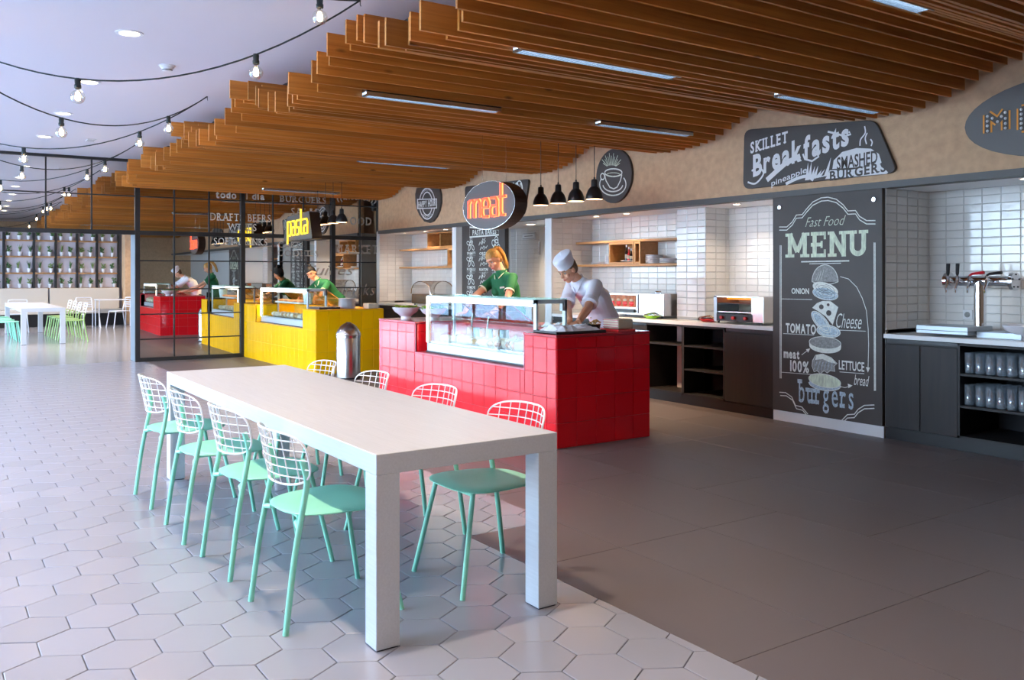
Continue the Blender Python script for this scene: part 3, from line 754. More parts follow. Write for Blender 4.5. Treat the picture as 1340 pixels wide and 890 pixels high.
def superell(rx, ry, n=36, e=2.7, cy=0):
    out = []
    for i in range(n):
        a = 2 * PI * i / n; c, s_ = math.cos(a), math.sin(a)
        out.append((rx * math.copysign(abs(c) ** (2 / e), c), cy + ry * math.copysign(abs(s_) ** (2 / e), s_)))
    return out
def make_chair(label, seatmat='mint', grp=None):
    t = thing('wire_back_chair', label, 'chair', (0, 0, 0), 0, grp)
    # seat
    b = B(); pr = superell(.225, .222, 40, 2.9)
    pr = [(x * (1.0 + .12 * (y / .22)), y) for x, y in pr]
    def zc(x, y): return .448 - .010 * (1 - (x / .25) ** 2) * (1 - (y / .24) ** 2)
    rings = []
    for sc, dz in ((.02, -.006), (.5, -.006), (.93, -.006), (1, -.001), (1, .002), (.95, .007), (.5, .005), (.02, .005)):
        rings.append([(x * sc, y * sc, zc(x * sc, y * sc) + dz) for x, y in pr])
    b.rings(rings, cap=True); b.obj('seat', seatmat, t, True)
    for s in (-1, 1):
        # rear leg carries on up to hold the wire back
        b = B(); b.tube(catmull([(s * .218, -.255, 0), (s * .21, -.215, .30), (s * .204, -.168, .545), (s * .202, -.165, .60), (s * .198, -.182, .672)], 5), .0125, 10)
        l = b.obj('leg', 'mint', t, True)
        B().tube([(s * .209, -.198, .405), (s * .15, -.185, .415)], .011, 8).obj('stub', 'mint', l, True)
        b = B(); b.tube([(s * .225, .245, 0), (s * .165, .155, .44)], .0115, 10)
        b.obj('leg', 'mint', t, True)
    b = B(); b.tube(catmull([(-.15, -.185, .415), (-.10, -.16, .425), (.10, -.16, .425), (.15, -.185, .415)], 4), .010, 8)
    b.tube([(-.17, .16, .432), (.17, .16, .432)], .010, 8).tube([(-.1, -.16, .428), (-.1, .16, .432)], .009, 6).tube([(.1, -.16, .428), (.1, .16, .432)], .009, 6)
    b.obj('under_frame', 'mint', t, True)
    # wire back: wraps round the sitter, leans back
    def bp(u, v):   # u -1..1, v 0..1
        y = -.232 - .045 * v + .088 * u * u; x = u * (.228 + .012 * v)
        z = .560 + .222 * v
        return (x, y, z)
    def outline(n=56):
        o = []
        for i in range(n):
            a = 2 * PI * i / n; c, s_ = math.cos(a), math.sin(a); e = 3.6
            o.append((math.copysign(abs(c) ** (2 / e), c), .5 + .5 * math.copysign(abs(s_) ** (2 / e), s_)))
        return o
    o = outline(); b = B(); b.tube([bp(*p) for p in o] + [bp(*o[0]), bp(*o[1])], .0046, 6, cap=False)
    b.obj('back_rim', 'wire', t, True)
    b = B(); e = 3.6
    for k in range(1, 9):
        u = -1 + 2 * k / 9; hv = .5 * (1 - abs(u) ** e) ** (1 / e)
        b.tube([bp(u, .5 - hv + 2 * hv * q / 6) for q in range(7)], .0029, 5)
    for k in range(1, 6):
        v = k / 6; hu = (1 - abs(2 * v - 1) ** e) ** (1 / e)
        b.tube([bp(-hu + 2 * hu * q / 12, v) for q in range(13)], .0029, 5)
    b.obj('wire_mesh', 'wire', t, True)
    return t
def kids(o): return [x for x in bpy.data.objects if x.parent is o]
def dup(root, loc, rz, label, group=None):
    def cp(o, par):
        c = o.copy(); COL.objects.link(c); c.parent = par
        for k_ in tree[o.name]: cp(k_, c)
        return c
    tree = {}
    def walk(o):
        tree[o.name] = kids(o)
        for k_ in tree[o.name]: walk(k_)
    walk(root)
    c = cp(root, None); c.location = loc; c.rotation_euler = (0, 0, rz); c['label'] = label
    if group: c['group'] = group
    return c
G1 = 'mint chairs around the long white table'
ch = make_chair('mint wire back chair, nearest of the four on the window side', 'mint', G1)
ch.location = (-3.535, 1.425, 0)
dup(ch, (-4.27, 1.415, 0), R(1.5), 'mint chair with white wire back, second nearest on the window side of the table', G1)
dup(ch, (-4.95, 1.385, 0), R(-1), 'mint chair with white wire back, third nearest on the window side of the table', G1)
dup(ch, (-5.78, 1.385, 0), R(1), 'mint chair with white wire back, farthest on the window side of the table', G1)
dup(ch, (-3.475, 2.175, 0), R(180), 'mint wire back chair facing the camera, its seat seen between the table legs', G1)
dup(ch, (-4.29, 2.18, 0), R(181), 'mint chair between the table and red counter, second nearest, white wire back against red tiles', G1)
dup(ch, (-5.13, 2.18, 0), R(179), 'mint chair between the table and red counter, third nearest, wire back half over red tiles', G1)
dup(ch, (-5.975, 2.18, 0), R(180), 'mint chair between the table and yellow counter, farthest, its wire back before the bin', G1)

# simple stacking chairs of the far room
def slat_chair(label, m1, m2, group=None):
    t = thing('slat_back_chair', label, 'chair', (0, 0, 0), 0, group)
    b = B(); pr = superell(.225, .215, 20, 4)
    b.rings([[(x * s, y * s, .445 + z) for x, y in pr] for s, z in ((.3, -.008), (1, -.008), (1, .008), (.3, .006))], cap=True); b.obj('seat', m1, t, True)
    for s in (-1, 1):
        B().tube(catmull([(s * .235, -.27, 0), (s * .205, -.195, .44), (s * .205, -.225, .60)], 4), .014, 7).obj('leg', m1, t, True)
        B().tube([(s * .225, .245, 0), (s * .2, .18, .44)], .014, 7).obj('leg', m1, t, True)
    B().tube(catmull([(-.205, -.225, .60), (-.2, -.262, .77), (-.15, -.272, .80), (.15, -.272, .80), (.2, -.262, .77), (.205, -.225, .60)], 5), .013, 7).obj('back_frame', m2, t, True)
    for k in range(4):
        z = .56 + k * .06
        B().tube(catmull([(-.2, -.222 - (z - .6) * .2, z), (0, -.25 - (z - .6) * .2, z), (.2, -.222 - (z - .6) * .2, z)], 3), .011, 5).obj('back_slat', m2, t, True)
    return t
wc = slat_chair('white slat-back chair side-on in the far room, in front of the cream bench', 'whitechair', 'whitechair')
wc.location = (-25.5, 3.62, 0); wc.rotation_euler = (0, 0, R(-75))
dup(wc, (-25.3, 4.35, 0), R(-165), 'white slat-back chair facing the bench, middle of the far room group', 'x')
bpy.data.objects['slat_back_chair.001']['label'] = 'white slat-back chair seen from behind beside the doorway jamb in the far room'
for o in bpy.data.objects:
    if o.get('group') == 'x': del o['group']
tw = thing('cafe_table', 'small white cafe table between the white chairs of the far room', 'table', (-26.25, 4.35, 0))
B().box(-.35, .35, -.42, .42, .715, .735).obj('table_top', 'whitechair', tw)
for a, c in ((-.32, -.39), (.32, -.39), (-.32, .39), (.32, .39)): B().tube(catmull([(a, c, 0), (a, c, .66), (a * .94, c * .94, .715)], 3), .014, 7).obj('leg', 'whitechair', tw, True)
dup(wc, (-24.6, 1.9, 0), R(90), 'white slat-back chair at the far end of the distant dining table')
g2 = 'mint chairs of the distant dining table'
mc = slat_chair('mint chair with white slat back left of the distant dining table, nearest', 'mint', 'wire', g2)
mc.location = (-20.65, 1.42, 0); mc.rotation_euler = (0, 0, 0)
for k, nm in ((1, 'second'), (2, 'third'), (3, 'farthest')): dup(mc, (-20.65 - .8 * k, 1.40, 0), R(-3 + 2 * k), 'mint chair with white slat back left of the distant dining table, ' + nm, g2)
yc = slat_chair('yellowish green lit chair right of the distant dining table, nearest', 'mint_lit', 'wire', g2)
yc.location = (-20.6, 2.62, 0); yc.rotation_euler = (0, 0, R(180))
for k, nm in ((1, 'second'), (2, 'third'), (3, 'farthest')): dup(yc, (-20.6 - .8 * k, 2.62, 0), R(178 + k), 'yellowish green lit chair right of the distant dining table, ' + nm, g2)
rc = slat_chair('red slat-back chair cut by the left edge of the photo in the far room', 'redlacquer', 'redlacquer')
rc.location = (-23.2, .90, 0); rc.rotation_euler = (0, 0, R(80))

# bench and plant shelves of the far room
BX = -27.2
bn = thing('bench', 'long cream upholstered bench under the plant shelves', 'bench', (BX, 0, 0))
B().box(-.0, .42, -3.5, 4.72, 0, .34).obj('plinth', 'black', bn)
for a, b_ in ((-3.5, 2.86), (2.90, 4.68)):
    p = B().box(-.12, .0, a, b_, .46, 1.04).obj('back_cushion', 'cream', bn, False, .01)
B().box(-.12, .5, -3.5, 4.68, .34, .46).obj('seat_cushion', 'cream', bn, False, .02)
SX = -27.45
def onx(u, v, X):
    f = 1144.; a = R(56.05); dx = -math.sin(a) + (u - 670) / f * math.cos(a); dy = math.cos(a) + (u - 670) / f * math.sin(a)
    D = X / dx; return D * dy, 1.405 - (v - 360) / f * D
yv = [onx(u, 360, SX)[0] for u in (4.8, 44.4, 73., 101., 127., 155.)]
yv = [yv[0] - 1.5, yv[0] - .75] + yv
zh = [onx(60, v, SX)[1] for v in (377.4, 357.3, 335.8, 314.8)]; zh.append(2 * zh[3] - zh[2])
zh.append(zh[-1] + .46)
sh = thing('plant_shelf', 'dark wood grid of shelves with rows of potted plants in the far room', 'shelf', (SX, 0, 0))
for a, b_ in zip(yv, yv[1:]):
    for c, d in zip(zh, zh[1:]): B().box(-.13, -.10, a + .02, b_ - .03, c + .02, d - .02).obj('back_panel', 'backpanel', sh)
for y in yv: B().box(-.12, .02, y - .028, y + .028, zh[0] - .02, zh[-1]).obj('upright', 'blacksteel', sh)
for z in zh: B().box(-.12, .015, yv[0], yv[-1], z - .028, z + .012).obj('shelf_board', 'shelfwood', sh)
pot = B().lathe([(.035, 0), (.052, .10), (.056, .10), (.056, .115), (.048, .115), (.045, .09)], n=12, cap=False); pot.f.append(tuple(reversed(range(12))))
pot_me = pot.mesh('pot', 'ceramic'); soil_me = B().lathe([(.046, .095), (.001, .1)], n=12).mesh('soil', 'soil')
def leafy(seed, kind, m):
    r = random.Random(seed); b = B()
    if kind == 0:      # upright blades
        for k in range(9):
            a = r.uniform(0, 2 * PI); L_ = r.uniform(.13, .25); out = r.uniform(.02, .09)
            P = [(0, 0, .1), (math.cos(a) * out * .4, math.sin(a) * out * .4, .1 + L_ * .55), (math.cos(a) * out, math.sin(a) * out, .1 + L_)]
            w_ = (.013, .014, .001); px_ = (-math.sin(a), math.cos(a))
            pts = [[(p[0] + px_[0] * w_[q], p[1] + px_[1] * w_[q], p[2]), (p[0] + math.cos(a) * .004, p[1] + math.sin(a) * .004, p[2]), (p[0] - px_[0] * w_[q], p[1] - px_[1] * w_[q], p[2])] for q, p in enumerate(P)]
            b.rings(pts, cap=False)
    else:              # bushy leaves on stems
        for k in range(15):
            a = r.uniform(0, 2 * PI); hh = r.uniform(.12, .27); ro = r.uniform(.015, .07)
            c = (math.cos(a) * ro, math.sin(a) * ro, hh)
            b.tube([(0, 0, .1), c], .003, 4)
            b.ell(c, (.030, .020, .012), Matrix.Rotation(a, 3, 'Z') @ Matrix.Rotation(r.uniform(-1.1, .2), 3, 'Y'), 6, 4)
    return b.mesh('leaves', m)
pl_me = [leafy(11, 0, 'leaf'), leafy(12, 1, 'leaf'), leafy(13, 0, 'leaf2'), leafy(14, 1, 'leaf2'), leafy(15, 1, 'leaf')]
kindn = ['spiky dark', 'bushy dark', 'spiky yellow-green', 'bushy yellow-green', 'leafy dark']
cols = ['first visible', 'second', 'third', 'fourth', 'fifth']; rown = ['bottom', 'second', 'third', 'top']
rp_ = random.Random(5)
for r_ in range(4):
    for c_ in range(1, len(yv) - 1):
        a, b_ = yv[c_], yv[c_ + 1]; n_ = 3 if c_ == 2 else 2
        for q in range(n_):
            y = a + (b_ - a) * (q + .5) / n_ + rp_.uniform(-.04, .04); k = rp_.randrange(5)
            wh = ['left', 'middle', 'right'] if n_ == 3 else ['left', 'right']
            bay = ['', 'partly hidden first', 'wide second', 'third', 'fourth', 'fifth', 'last'][c_] if c_ < 7 else 'last'
            t = thing('potted_plant', '%s potted plant, %s one in the %s bay, %s shelf row' % (kindn[k], wh[q], bay, rown[r_]), 'plant', (SX - .04, y, zh[r_] + .012), rp_.uniform(0, 6), 'potted plants on the grid shelves')
            link('pot', pot_me, t); link('soil', soil_me, t); link('leaves', pl_me[k], t)
# far dark counter to the right of the doorway
fc = thing('bar_counter', 'dark counter with white top behind the doorway jamb in the far room', 'counter', (-26.6, 5.1, 0))
B().box(-.3, .3, 0, 2.6, 0, 1.0).obj('body', 'black', fc); B().box(-.33, .33, -.03, 2.6, 1.0, 1.04).obj('top', 'worktop', fc)
t = thing('carafe', 'pale carafe on the far dark counter', 'carafe', (-26.4, 5.28, 1.04)); B().lathe([(.05, 0), (.06, .05), (.055, .14), (.025, .24), (.03, .3)], n=14).obj('body', 'ceramic', t, True); B().lathe([(.03, .3), (.001, .33)], n=14).obj('lid', 'steel', t, True)

# ================================================================== SERVICE WALL CABINETS
def openunit(name, label, x0, x1, shelves, mid=None):
    t = thing(name, label, 'cabinet', (x0, YB, 0)); W = x1 - x0
    b = B(); b.box(0, .018, 0, .62, .1, .86).box(W - .018, W, 0, .62, .1, .86).box(0, W, 0, .62, .84, .86).box(0, W, 0, .62, .1, .12).obj('carcass', 'cabinet', t)
    B().box(0, W, .6, .62, .1, .86).obj('back_panel', 'cabinet_in', t)
    for z in shelves: B().box(.018, W - .018, .004, .6, z, z + .018).obj('shelf', 'cabinet', t)
    B().box(0, W, .01, .03, 0, .1).obj('plinth', 'black', t)
    return t
def doorunit(name, label, x0, x1, n=1):
    t = thing(name, label, 'cabinet', (x0, YB, 0)); W = x1 - x0
    B().box(0, W, .02, .62, .1, .86).obj('carcass', 'cabinet', t); B().box(0, W, .01, .03, 0, .1).obj('plinth', 'black', t)
    for k in range(n):
        a = W * k / n; d = B().box(a + .003, a + W / n - .003, 0, .02, .105, .815).obj('door', 'cabinet', t, False, .002)
    B().box(.003, W - .003, .012, .03, .83, .855).obj('grip_recess', 'black', t)
    return t
openunit('shelf_cabinet', 'dark open base cabinet with shelves right of the red counter, nearest the doors', -6.87, -6.27, [.37, .625])
openunit('shelf_cabinet', 'dark open base cabinet with one shelf beside the red counter corner', -7.46, -6.87, [.625])
doorunit('door_cabinet', 'tall dark plain door cabinet left of the chalkboard menu', -6.27, -5.64, 1)
doorunit('door_cabinet', 'dark door cabinet behind the chef under the steel warmer', -9.25, -7.46, 3)
doorunit('door_cabinet', 'black base cabinets along the far wall behind the salad bowls', -14.55, -11.99, 4)
doorunit('door_cabinet', 'dark two door cabinet right of the chalkboard menu', -4.452, -3.815, 2)
gu = openunit('glass_cabinet', 'dark open base cabinet holding rows of drinking glasses at the right edge', -3.815, -2.6, [.345, .60])
openunit('shelf_cabinet', 'dark open base cabinet outside the right edge of the picture', -2.6, -1.4, [.345, .60])
def worktop(label, x0, x1):
    o = B().box(x0, x1, YB - .012, YN, .862, .90).obj('worktop', 'worktop', None, False, .003); tag(o, label, 'worktop')
worktop('white worktop running behind the red counter to the chalkboard menu', -9.25, -5.64)
worktop('white worktop under the beer tap', -4.46, -1.4)
worktop('white worktop along the far wall behind the salad bowls', -14.55, -11.99)
# glasses
gl_me = B().lathe([(.001, .004), (.031, .004), (.033, .01), (.037, .165), (.034, .165), (.030, .016), (.001, .012)], n=14).mesh('tumbler', 'tumbler')
for p in gl_me.polygons: p.use_smooth = True
rw = ['upper', 'lower']
ordw = ['first', 'second', 'third', 'fourth', 'fifth', 'sixth', 'seventh', 'eighth', 'ninth', 'tenth', 'eleventh', 'twelfth', 'thirteenth']
for r_, z in enumerate((.618, .363)):
    for j in range(4):
        for i in range(13):
            o = link('drinking_glass', gl_me, None, (-3.755 + i * .083 + rs.uniform(-.004, .004), YB + .07 + j * .082, z))
            tag(o, '%s drinking glass from the left, %s row, %s shelf of the right cabinet' % (ordw[i], ['front', 'second', 'third', 'rear'][j], rw[r_]), 'glass', 'drinking glasses on the %s shelf of the right cabinet' % rw[r_])
# menu board
def boardthing(name, label, cat, pts, y0, y1, m='board'):
    t = thing(name, label, cat)
    b = B(); b.prism(pts, 0, 1, lambda u, v, q: (u, y0 + (y1 - y0) * q, v)); b.obj('panel', m, t, False, .004); return t
def rrect(x0, x1, z0, z1, r=.03, n=5):
    return arc(x1 - r, z1 - r, r, r, 0, 90, n) + arc(x0 + r, z1 - r, r, r, 90, 180, n) + arc(x0 + r, z0 + r, r, r, 180, 270, n) + arc(x1 - r, z0 + r, r, r, 270, 360, n)
menu = boardthing('chalkboard_menu', 'tall chalkboard reading Fast Food MENU with an exploded burger drawing', 'menu board', rrect(-5.635, -4.465, .10, 2.155, .006), YB - .02, YB + .05)
struct(B().box(-5.64, -4.46, YB - .005, YB + .6, 0, .10).box(-5.64, -4.46, YB + .05, YB + .64, .1, 2.2).obj('baseboard_back', 'worktop'), 'pale plinth under the chalkboard menu', 'baseboard')
fb_ = planeY(YB - .0205)
# helper that maps photo pixels on the board to its plane
def mp(u, v, Y=YB - .02):
    f = 1144.; a = R(56.05); dx = -math.sin(a) + (u - 670) / f * math.cos(a); dy = math.cos(a) + (u - 670) / f * math.sin(a)
    D = Y / dy; return (D * dx, 1.405 - (v - 360) / f * D)
A1 = lambda x, y: mp(1010 + x / 5.56, 250 + y / 5.56)        # crop of the upper half
A2 = lambda x, y: mp(1010 + x / 4.944, 390 + y / 4.944)      # crop of the lower half
def stroke(name, paths, w, m='chalk', parent=menu, fn=None, closed=False, t=.002):
    b = B(); fn = fn or fb_
    for p in paths: ribbon(b, p, w, fn, t, closed)
    return b.obj(name, m, parent)
def tx(body, P0, P1, h0, m='chalk', **k):
    """P0 = lower left, P1 = upper right corner on the board"""
    return text(body, (P0[0], P1[0], P0[1], P1[1]), fb_, m, menu, t=.002, **k)
fr_ = [[A1(55, 262), A1(110, 262), A1(150, 225), A1(180, 175), A1(222, 172), A1(255, 130), A1(300, 80), A1(360, 50), A1(410, 45), A1(470, 60), A1(520, 100), A1(555, 145), A1(610, 142), A1(640, 185), A1(690, 215), A1(755, 215)]]
def off(path, du, dv): return [(p[0] + du, p[1] + dv) for p in path]
stroke('chalk_border', [catmull2 for catmull2 in fr_] + [off(fr_[0], 0, -.03)], .009)
stroke('chalk_border', [[A1(62, 395), A2(55, 520)], [A1(70, 395), A2(62, 520)]], .008)
stroke('chalk_border', [[A1(745, 375), A2(665, 600)], [A1(753, 375), A2(672, 600)]], .008)
bl = [A2(50, 610), A2(90, 612), A2(130, 640), A2(155, 695), A2(195, 705), A2(235, 752)]
br = [A2(665, 692), A2(600, 695), A2(560, 720), A2(535, 752), A2(490, 755), A2(455, 790)]
stroke('chalk_border', [bl, off(bl, .01, -.03), br, off(br, .0, -.03)], .009)
for (x, y) in ((62, 120), (748, 62)):
    p = A1(x, y); B().lathe([(.001, .018), (.02, .018), (.024, 0)], n=12).obj('screw_cap', 'steel', menu, True)
    o = [q for q in kids(menu) if q.name.startswith('screw_cap')][-1]; o.location = (p[0], YB - .02, p[1]); o.rotation_euler = (R(90), 0, 0)
p0 = A1(245, 262); p1 = A1(540, 175)
tx('Fast Food', (p0[0], p0[1] + .0), (p1[0], p1[1]), 0, 'chalkgreen', shear=.45, offset=-.012)
p0 = A1(105, 485); p1 = A1(695, 272)
W_ = (p1[0] - p0[0]) / 4.36; Hh = (p1[1] - .012) - p0[1]
st = W_ * .23
def slab(gl, x, w_, name):
    b = B()
    def L(a, c, ww): ribbon(b, [(x + a[0] * w_, p0[1] + a[1] * Hh), (x + c[0] * w_, p0[1] + c[1] * Hh)], ww, fb_, .002)
    for a, c in gl: L(a, c, st)
    return b, L
for ch, xo, ww in (('M', 0, 1.30), ('E', 1.42, .82), ('N', 2.36, 1.0), ('U', 3.42, .94)):
    x = p0[0] + xo * W_; w_ = ww * W_
    gl = {'M': [((.17, 0), (.17, 1)), ((.83, 0), (.83, 1)), ((.17, .98), (.5, .22)), ((.83, .98), (.5, .22))], 'E': [((.25, 0), (.25, 1))], 'N': [((.2, 0), (.2, 1)), ((.82, 0), (.82, 1)), ((.2, .95), (.82, .08))], 'U': [((.2, .3), (.2, 1)), ((.82, .3), (.82, 1))]}[ch]
    b, L = slab(gl, x, w_, ch); s2 = Hh * .13
    if ch == 'M':
        for c_ in (.17, .83): L((c_ - .2, .065), (c_ + .2, .065), s2)
        L((-.03, .935), (.3, .935), s2); L((.7, .935), (1.03, .935), s2)
    if ch == 'E':
        for v_, e_ in ((.065, 1), (.935, 1), (.5, .78)): L((0, v_), (e_, v_), s2 * 1.15)
        L((.93, 0), (.93, .30), st * .5); L((.93, .70), (.93, 1), st * .5); L((.72, .36), (.72, .64), st * .5)
    if ch == 'N':
        L((-.02, .065), (.45, .065), s2); L((-.02, .935), (.3, .935), s2); L((.58, .935), (1.06, .935), s2)
    if ch == 'U':
        L((-.04, .935), (.46, .935), s2); L((.56, .935), (1.06, .935), s2)
        ribbon(b, [(x + w_ * (.51 + .31 * math.cos(R(a_))), p0[1] + Hh * (.34 + .24 * math.sin(R(a_)))) for a_ in range(180, 361, 15)], st, fb_, .002)
    b.obj('chalk_letter', 'chalkgreen', menu)
stroke('chalk_line', [[A1(215, 515), A1(565, 508)]], .012); stroke('chalk_line', [[A1(275, 530), A1(505, 525)]], .007)
def ellp(c, rx, rz, rot=0, n=28, a0=0, a1=360): 
    r = R(rot); return [(c[0] + math.cos(r) * x - math.sin(r) * z, c[1] + math.sin(r) * x + math.cos(r) * z) for x, z in arc(0, 0, rx, rz, a0, a1, n)]
def fillp(name, pts, m, t=.0015): b = B(); poly(b, pts, fb_, t); return b.obj(name, m, menu)
# bun top
c = A1(388, 660); s_ = abs(A1(485, 0)[0] - A1(295, 0)[0]) / 2
fillp('chalk_bun', ellp(c, s_, .155, 0, 20, 0, 180), 'chalkgrey'); stroke('chalk_outline', [ellp(c, s_, .155, 0, 20, 0, 180) + [(c[0] - s_, c[1]), (c[0] - s_ * .5, c[1] - .02), (c[0] + s_ * .5, c[1] - .02), (c[0] + s_, c[1])]], .006)
stroke('chalk_hatch', [[(c[0] + s_ * q, c[1] + .01), (c[0] + s_ * q + .03, c[1] + .02 + .1 * (1 - q * q))] for q in (-.7, -.5, -.3, -.1, .1, .3, .5, .65)], .003)
# onion rings
c = A1(390, 728)
for dz, rot in ((.02, -14), (-.025, -8)):
    e = ellp((c[0], c[1] + dz), s_ * .98, .055, rot); fillp('chalk_onion', e, 'chalkblue' if dz < 0 else 'chalk'); stroke('chalk_outline', [e], .005, 'chalk', t=.003)
    stroke('chalk_ring', [ellp((c[0], c[1] + dz), s_ * k_, .055 * k_, rot) for k_ in (.75, .5, .25)], .003, 'board', t=.0032)
# cheese
cp = [A1(295, 850), A1(330, 815), A1(370, 800), A1(430, 803), A1(485, 845), A2(395, 175), A2(350, 120), A2(300, 85)]
fillp('chalk_cheese', cp, 'chalk')
for P_, r_ in ((A1(362, 843), .025), (A1(412, 828), .015), (A2(370, 97), .028)): fillp('cheese_hole', ellp(P_, r_, r_ * .9), 'board', .003)
# tomato slices
for P_, rx, rz, rot in ((A2(320, 155), .13, .055, -42), (A2(368, 215), .125, .055, -4)):
    e = ellp(P_, rx, rz, rot); fillp('chalk_tomato', e, 'chalkblue', .0035); stroke('chalk_outline', [e, ellp(P_, rx * .8, rz * .75, rot)], .007, 'chalk', t=.0045)
# patty
P_ = A2(345, 290); fillp('chalk_patty', ellp((P_[0], P_[1] - .035), .17, .06), 'chalk', .002); fillp('chalk_patty', [(P_[0] - .17, P_[1] - .035), (P_[0] + .17, P_[1] - .035), (P_[0] + .17, P_[1]), (P_[0] - .17, P_[1])], 'chalk', .0022)
fillp('chalk_patty', ellp(P_, .17, .055), 'chalkgrey', .003); stroke('chalk_outline', [ellp(P_, .17, .055)], .006, t=.004)
# lettuce
lp = [A2(262, 440), A2(265, 405), A2(285, 370), A2(330, 362), A2(385, 385), A2(425, 425), A2(405, 440), A2(410, 475), A2(380, 470), A2(360, 485), A2(340, 470), A2(315, 490), A2(295, 470), A2(275, 478)]
fillp('chalk_lettuce', lp, 'chalkgrey'); fillp('chalk_lettuce', [A2(283, 400), A2(290, 368), A2(335, 365), A2(390, 392), A2(420, 425), A2(370, 415), A2(330, 395)], 'chalk', .003); stroke('chalk_outline', [lp], .005, closed=True, t=.003)
stroke('chalk_hatch', [[A2(275 + k * 22, 465), A2(295 + k * 20, 410)] for k in range(6)], .004, 'chalkblue', t=.004)
# lower bun
P_ = A2(343, 535); fillp('chalk_bun', ellp((P_[0], P_[1] - .03), .17, .06), 'chalkblue'); fillp('chalk_bun', ellp(P_, .172, .06, -3), 'chalkgreen', .003); stroke('chalk_outline', [ellp(P_, .172, .06, -3), ellp((P_[0], P_[1] - .03), .172, .06, 0, 20, 180, 360)], .006, t=.004)
for body, a, b2, f, kw in (('ONION', (145, 748), (273, 708), A1, dict(offset=.03)), ('TOMATO', (92, 225), (287, 172), A2, dict(offset=.035)), ('Cheese', (418, 192), (583, 105), A2, dict(shear=.4, offset=-.008)),
                           ('meat', (78, 388), (180, 342), A2, dict(offset=.04)), ('100%', (120, 475), (242, 412), A2, dict(offset=.03)), ('LETTUCE', (435, 462), (600, 420), A2, dict(offset=.02)), ('bread', (533, 562), (632, 505), A2, dict(shear=.35)),
                           ('burgers', (168, 705), (530, 570), A2, dict(serif=.2, offset=.008, m='chalkblue'))):
    m_ = kw.pop('m', 'chalk'); p0 = f(*a); p1 = f(*b2)
    if body == 'burgers': p0 = A2(168, 688); p1 = A2(530, 628); p1 = (p1[0], p0[1] + .24); p0 = (p0[0], p0[1] - .045)
    if body in ('LETTUCE',): p0 = (p0[0], p0[1]); p1 = (p1[0], p0[1] + .085)
    tx(body, p0, p1, 0, m_, **kw)
stroke('chalk_line', [[A1(75, 785), A1(295, 790)], [A2(75, 230), A2(275, 240)], [A2(440, 208), A2(610, 215)], [A2(440, 478), A2(600, 490)], [A2(65, 480), A2(262, 495)]], .005)
stroke('chalk_arrow', [[A1(500, 623), A1(560, 640), A1(620, 700), A1(660, 780), A1(690, 870), A2(625, 200), A2(628, 300), A2(624, 470)], [A2(195, 368), A2(245, 330)], [A2(432, 570), A2(475, 580), A2(520, 567)]], .006)
for tip, d in ((A2(624, 482), (0, -1)), (A2(250, 326), (.75, .6)), (A2(524, 566), (1, .2))):
    n_ = (-d[1], d[0]); fillp('arrow_head', [(tip[0], tip[1]), (tip[0] - d[0] * .045 + n_[0] * .02, tip[1] - d[1] * .045 + n_[1] * .02), (tip[0] - d[0] * .045 - n_[0] * .02, tip[1] - d[1] * .045 - n_[1] * .02)], 'chalk', .003)

# pasta board
pb = boardthing('chalkboard_pasta', 'narrow chalkboard headed PASTA BAKES with pasta drawings behind the blonde woman', 'menu board', rrect(-11.55, -10.36, .06, 2.155, .006), YB - .02, YB + .05)
fp = planeY(YB - .0205)
def P3(x, y): return mp(600 + x / 8.0875, 290 + y / 8.0875)
b0 = P3(118, 165); b1 = P3(428, 85)
stroke('chalk_frame', [[P3(120, 60), P3(425, 85), P3(428, 140), P3(118, 165)]], .022, 'chalk', pb, fp, True)
text('PASTA BAKES', (P3(150, 0)[0], P3(400, 0)[0], P3(270, 140)[1], P3(270, 80)[1]), fp, 'chalk', pb, t=.002, offset=.03)
rsp = random.Random(4)
for r_, zy in enumerate((240, 410, 600, 770)):
    for c_, zx in enumerate((135, 268, 405)):
        cc = P3(zx, zy); pth = []
        for k in range(5):
            a = k * 72 + 20; q = (cc[0] + .085 * math.cos(R(a)) * (1 if k else 0), cc[1] + .065 * math.sin(R(a)))
            kind = (r_ * 3 + c_) % 3
            if kind == 0: pth.append(ellp(q, .045, .026, a))
            elif kind == 1: pth.append([(q[0] - .05, q[1] - .03), (q[0] - .02, q[1] + .02), (q[0] + .01, q[1] - .01), (q[0] + .05, q[1] + .03)])
            else: pth.append(ellp(q, .04, .05, 30))
        stroke('pasta_drawing', pth, .012, 'chalk', pb, fp)
        nm = [['SPAGHETTI', 'ORZO', 'LASAGNE'], ['FUSILLI', 'RIGATONI', 'PENNE'], ['CONCHE', 'RAVIOLI', 'FARFALLE'], ['GNOCCHI', 'ZITI', 'MACARONI']][r_][c_]
        text(nm, (cc[0] - .12, cc[0] + .12, cc[1] - .155, cc[1] - .115), fp, 'chalk', pb, t=.002, offset=.02)
        stroke('text_line', [[(cc[0] - .13, cc[1] - .175), (cc[0] + .13, cc[1] - .175)], [(cc[0] - .1, cc[1] - .195), (cc[0] + .1, cc[1] - .195)]], .006, 'chalkgrey', pb, fp)

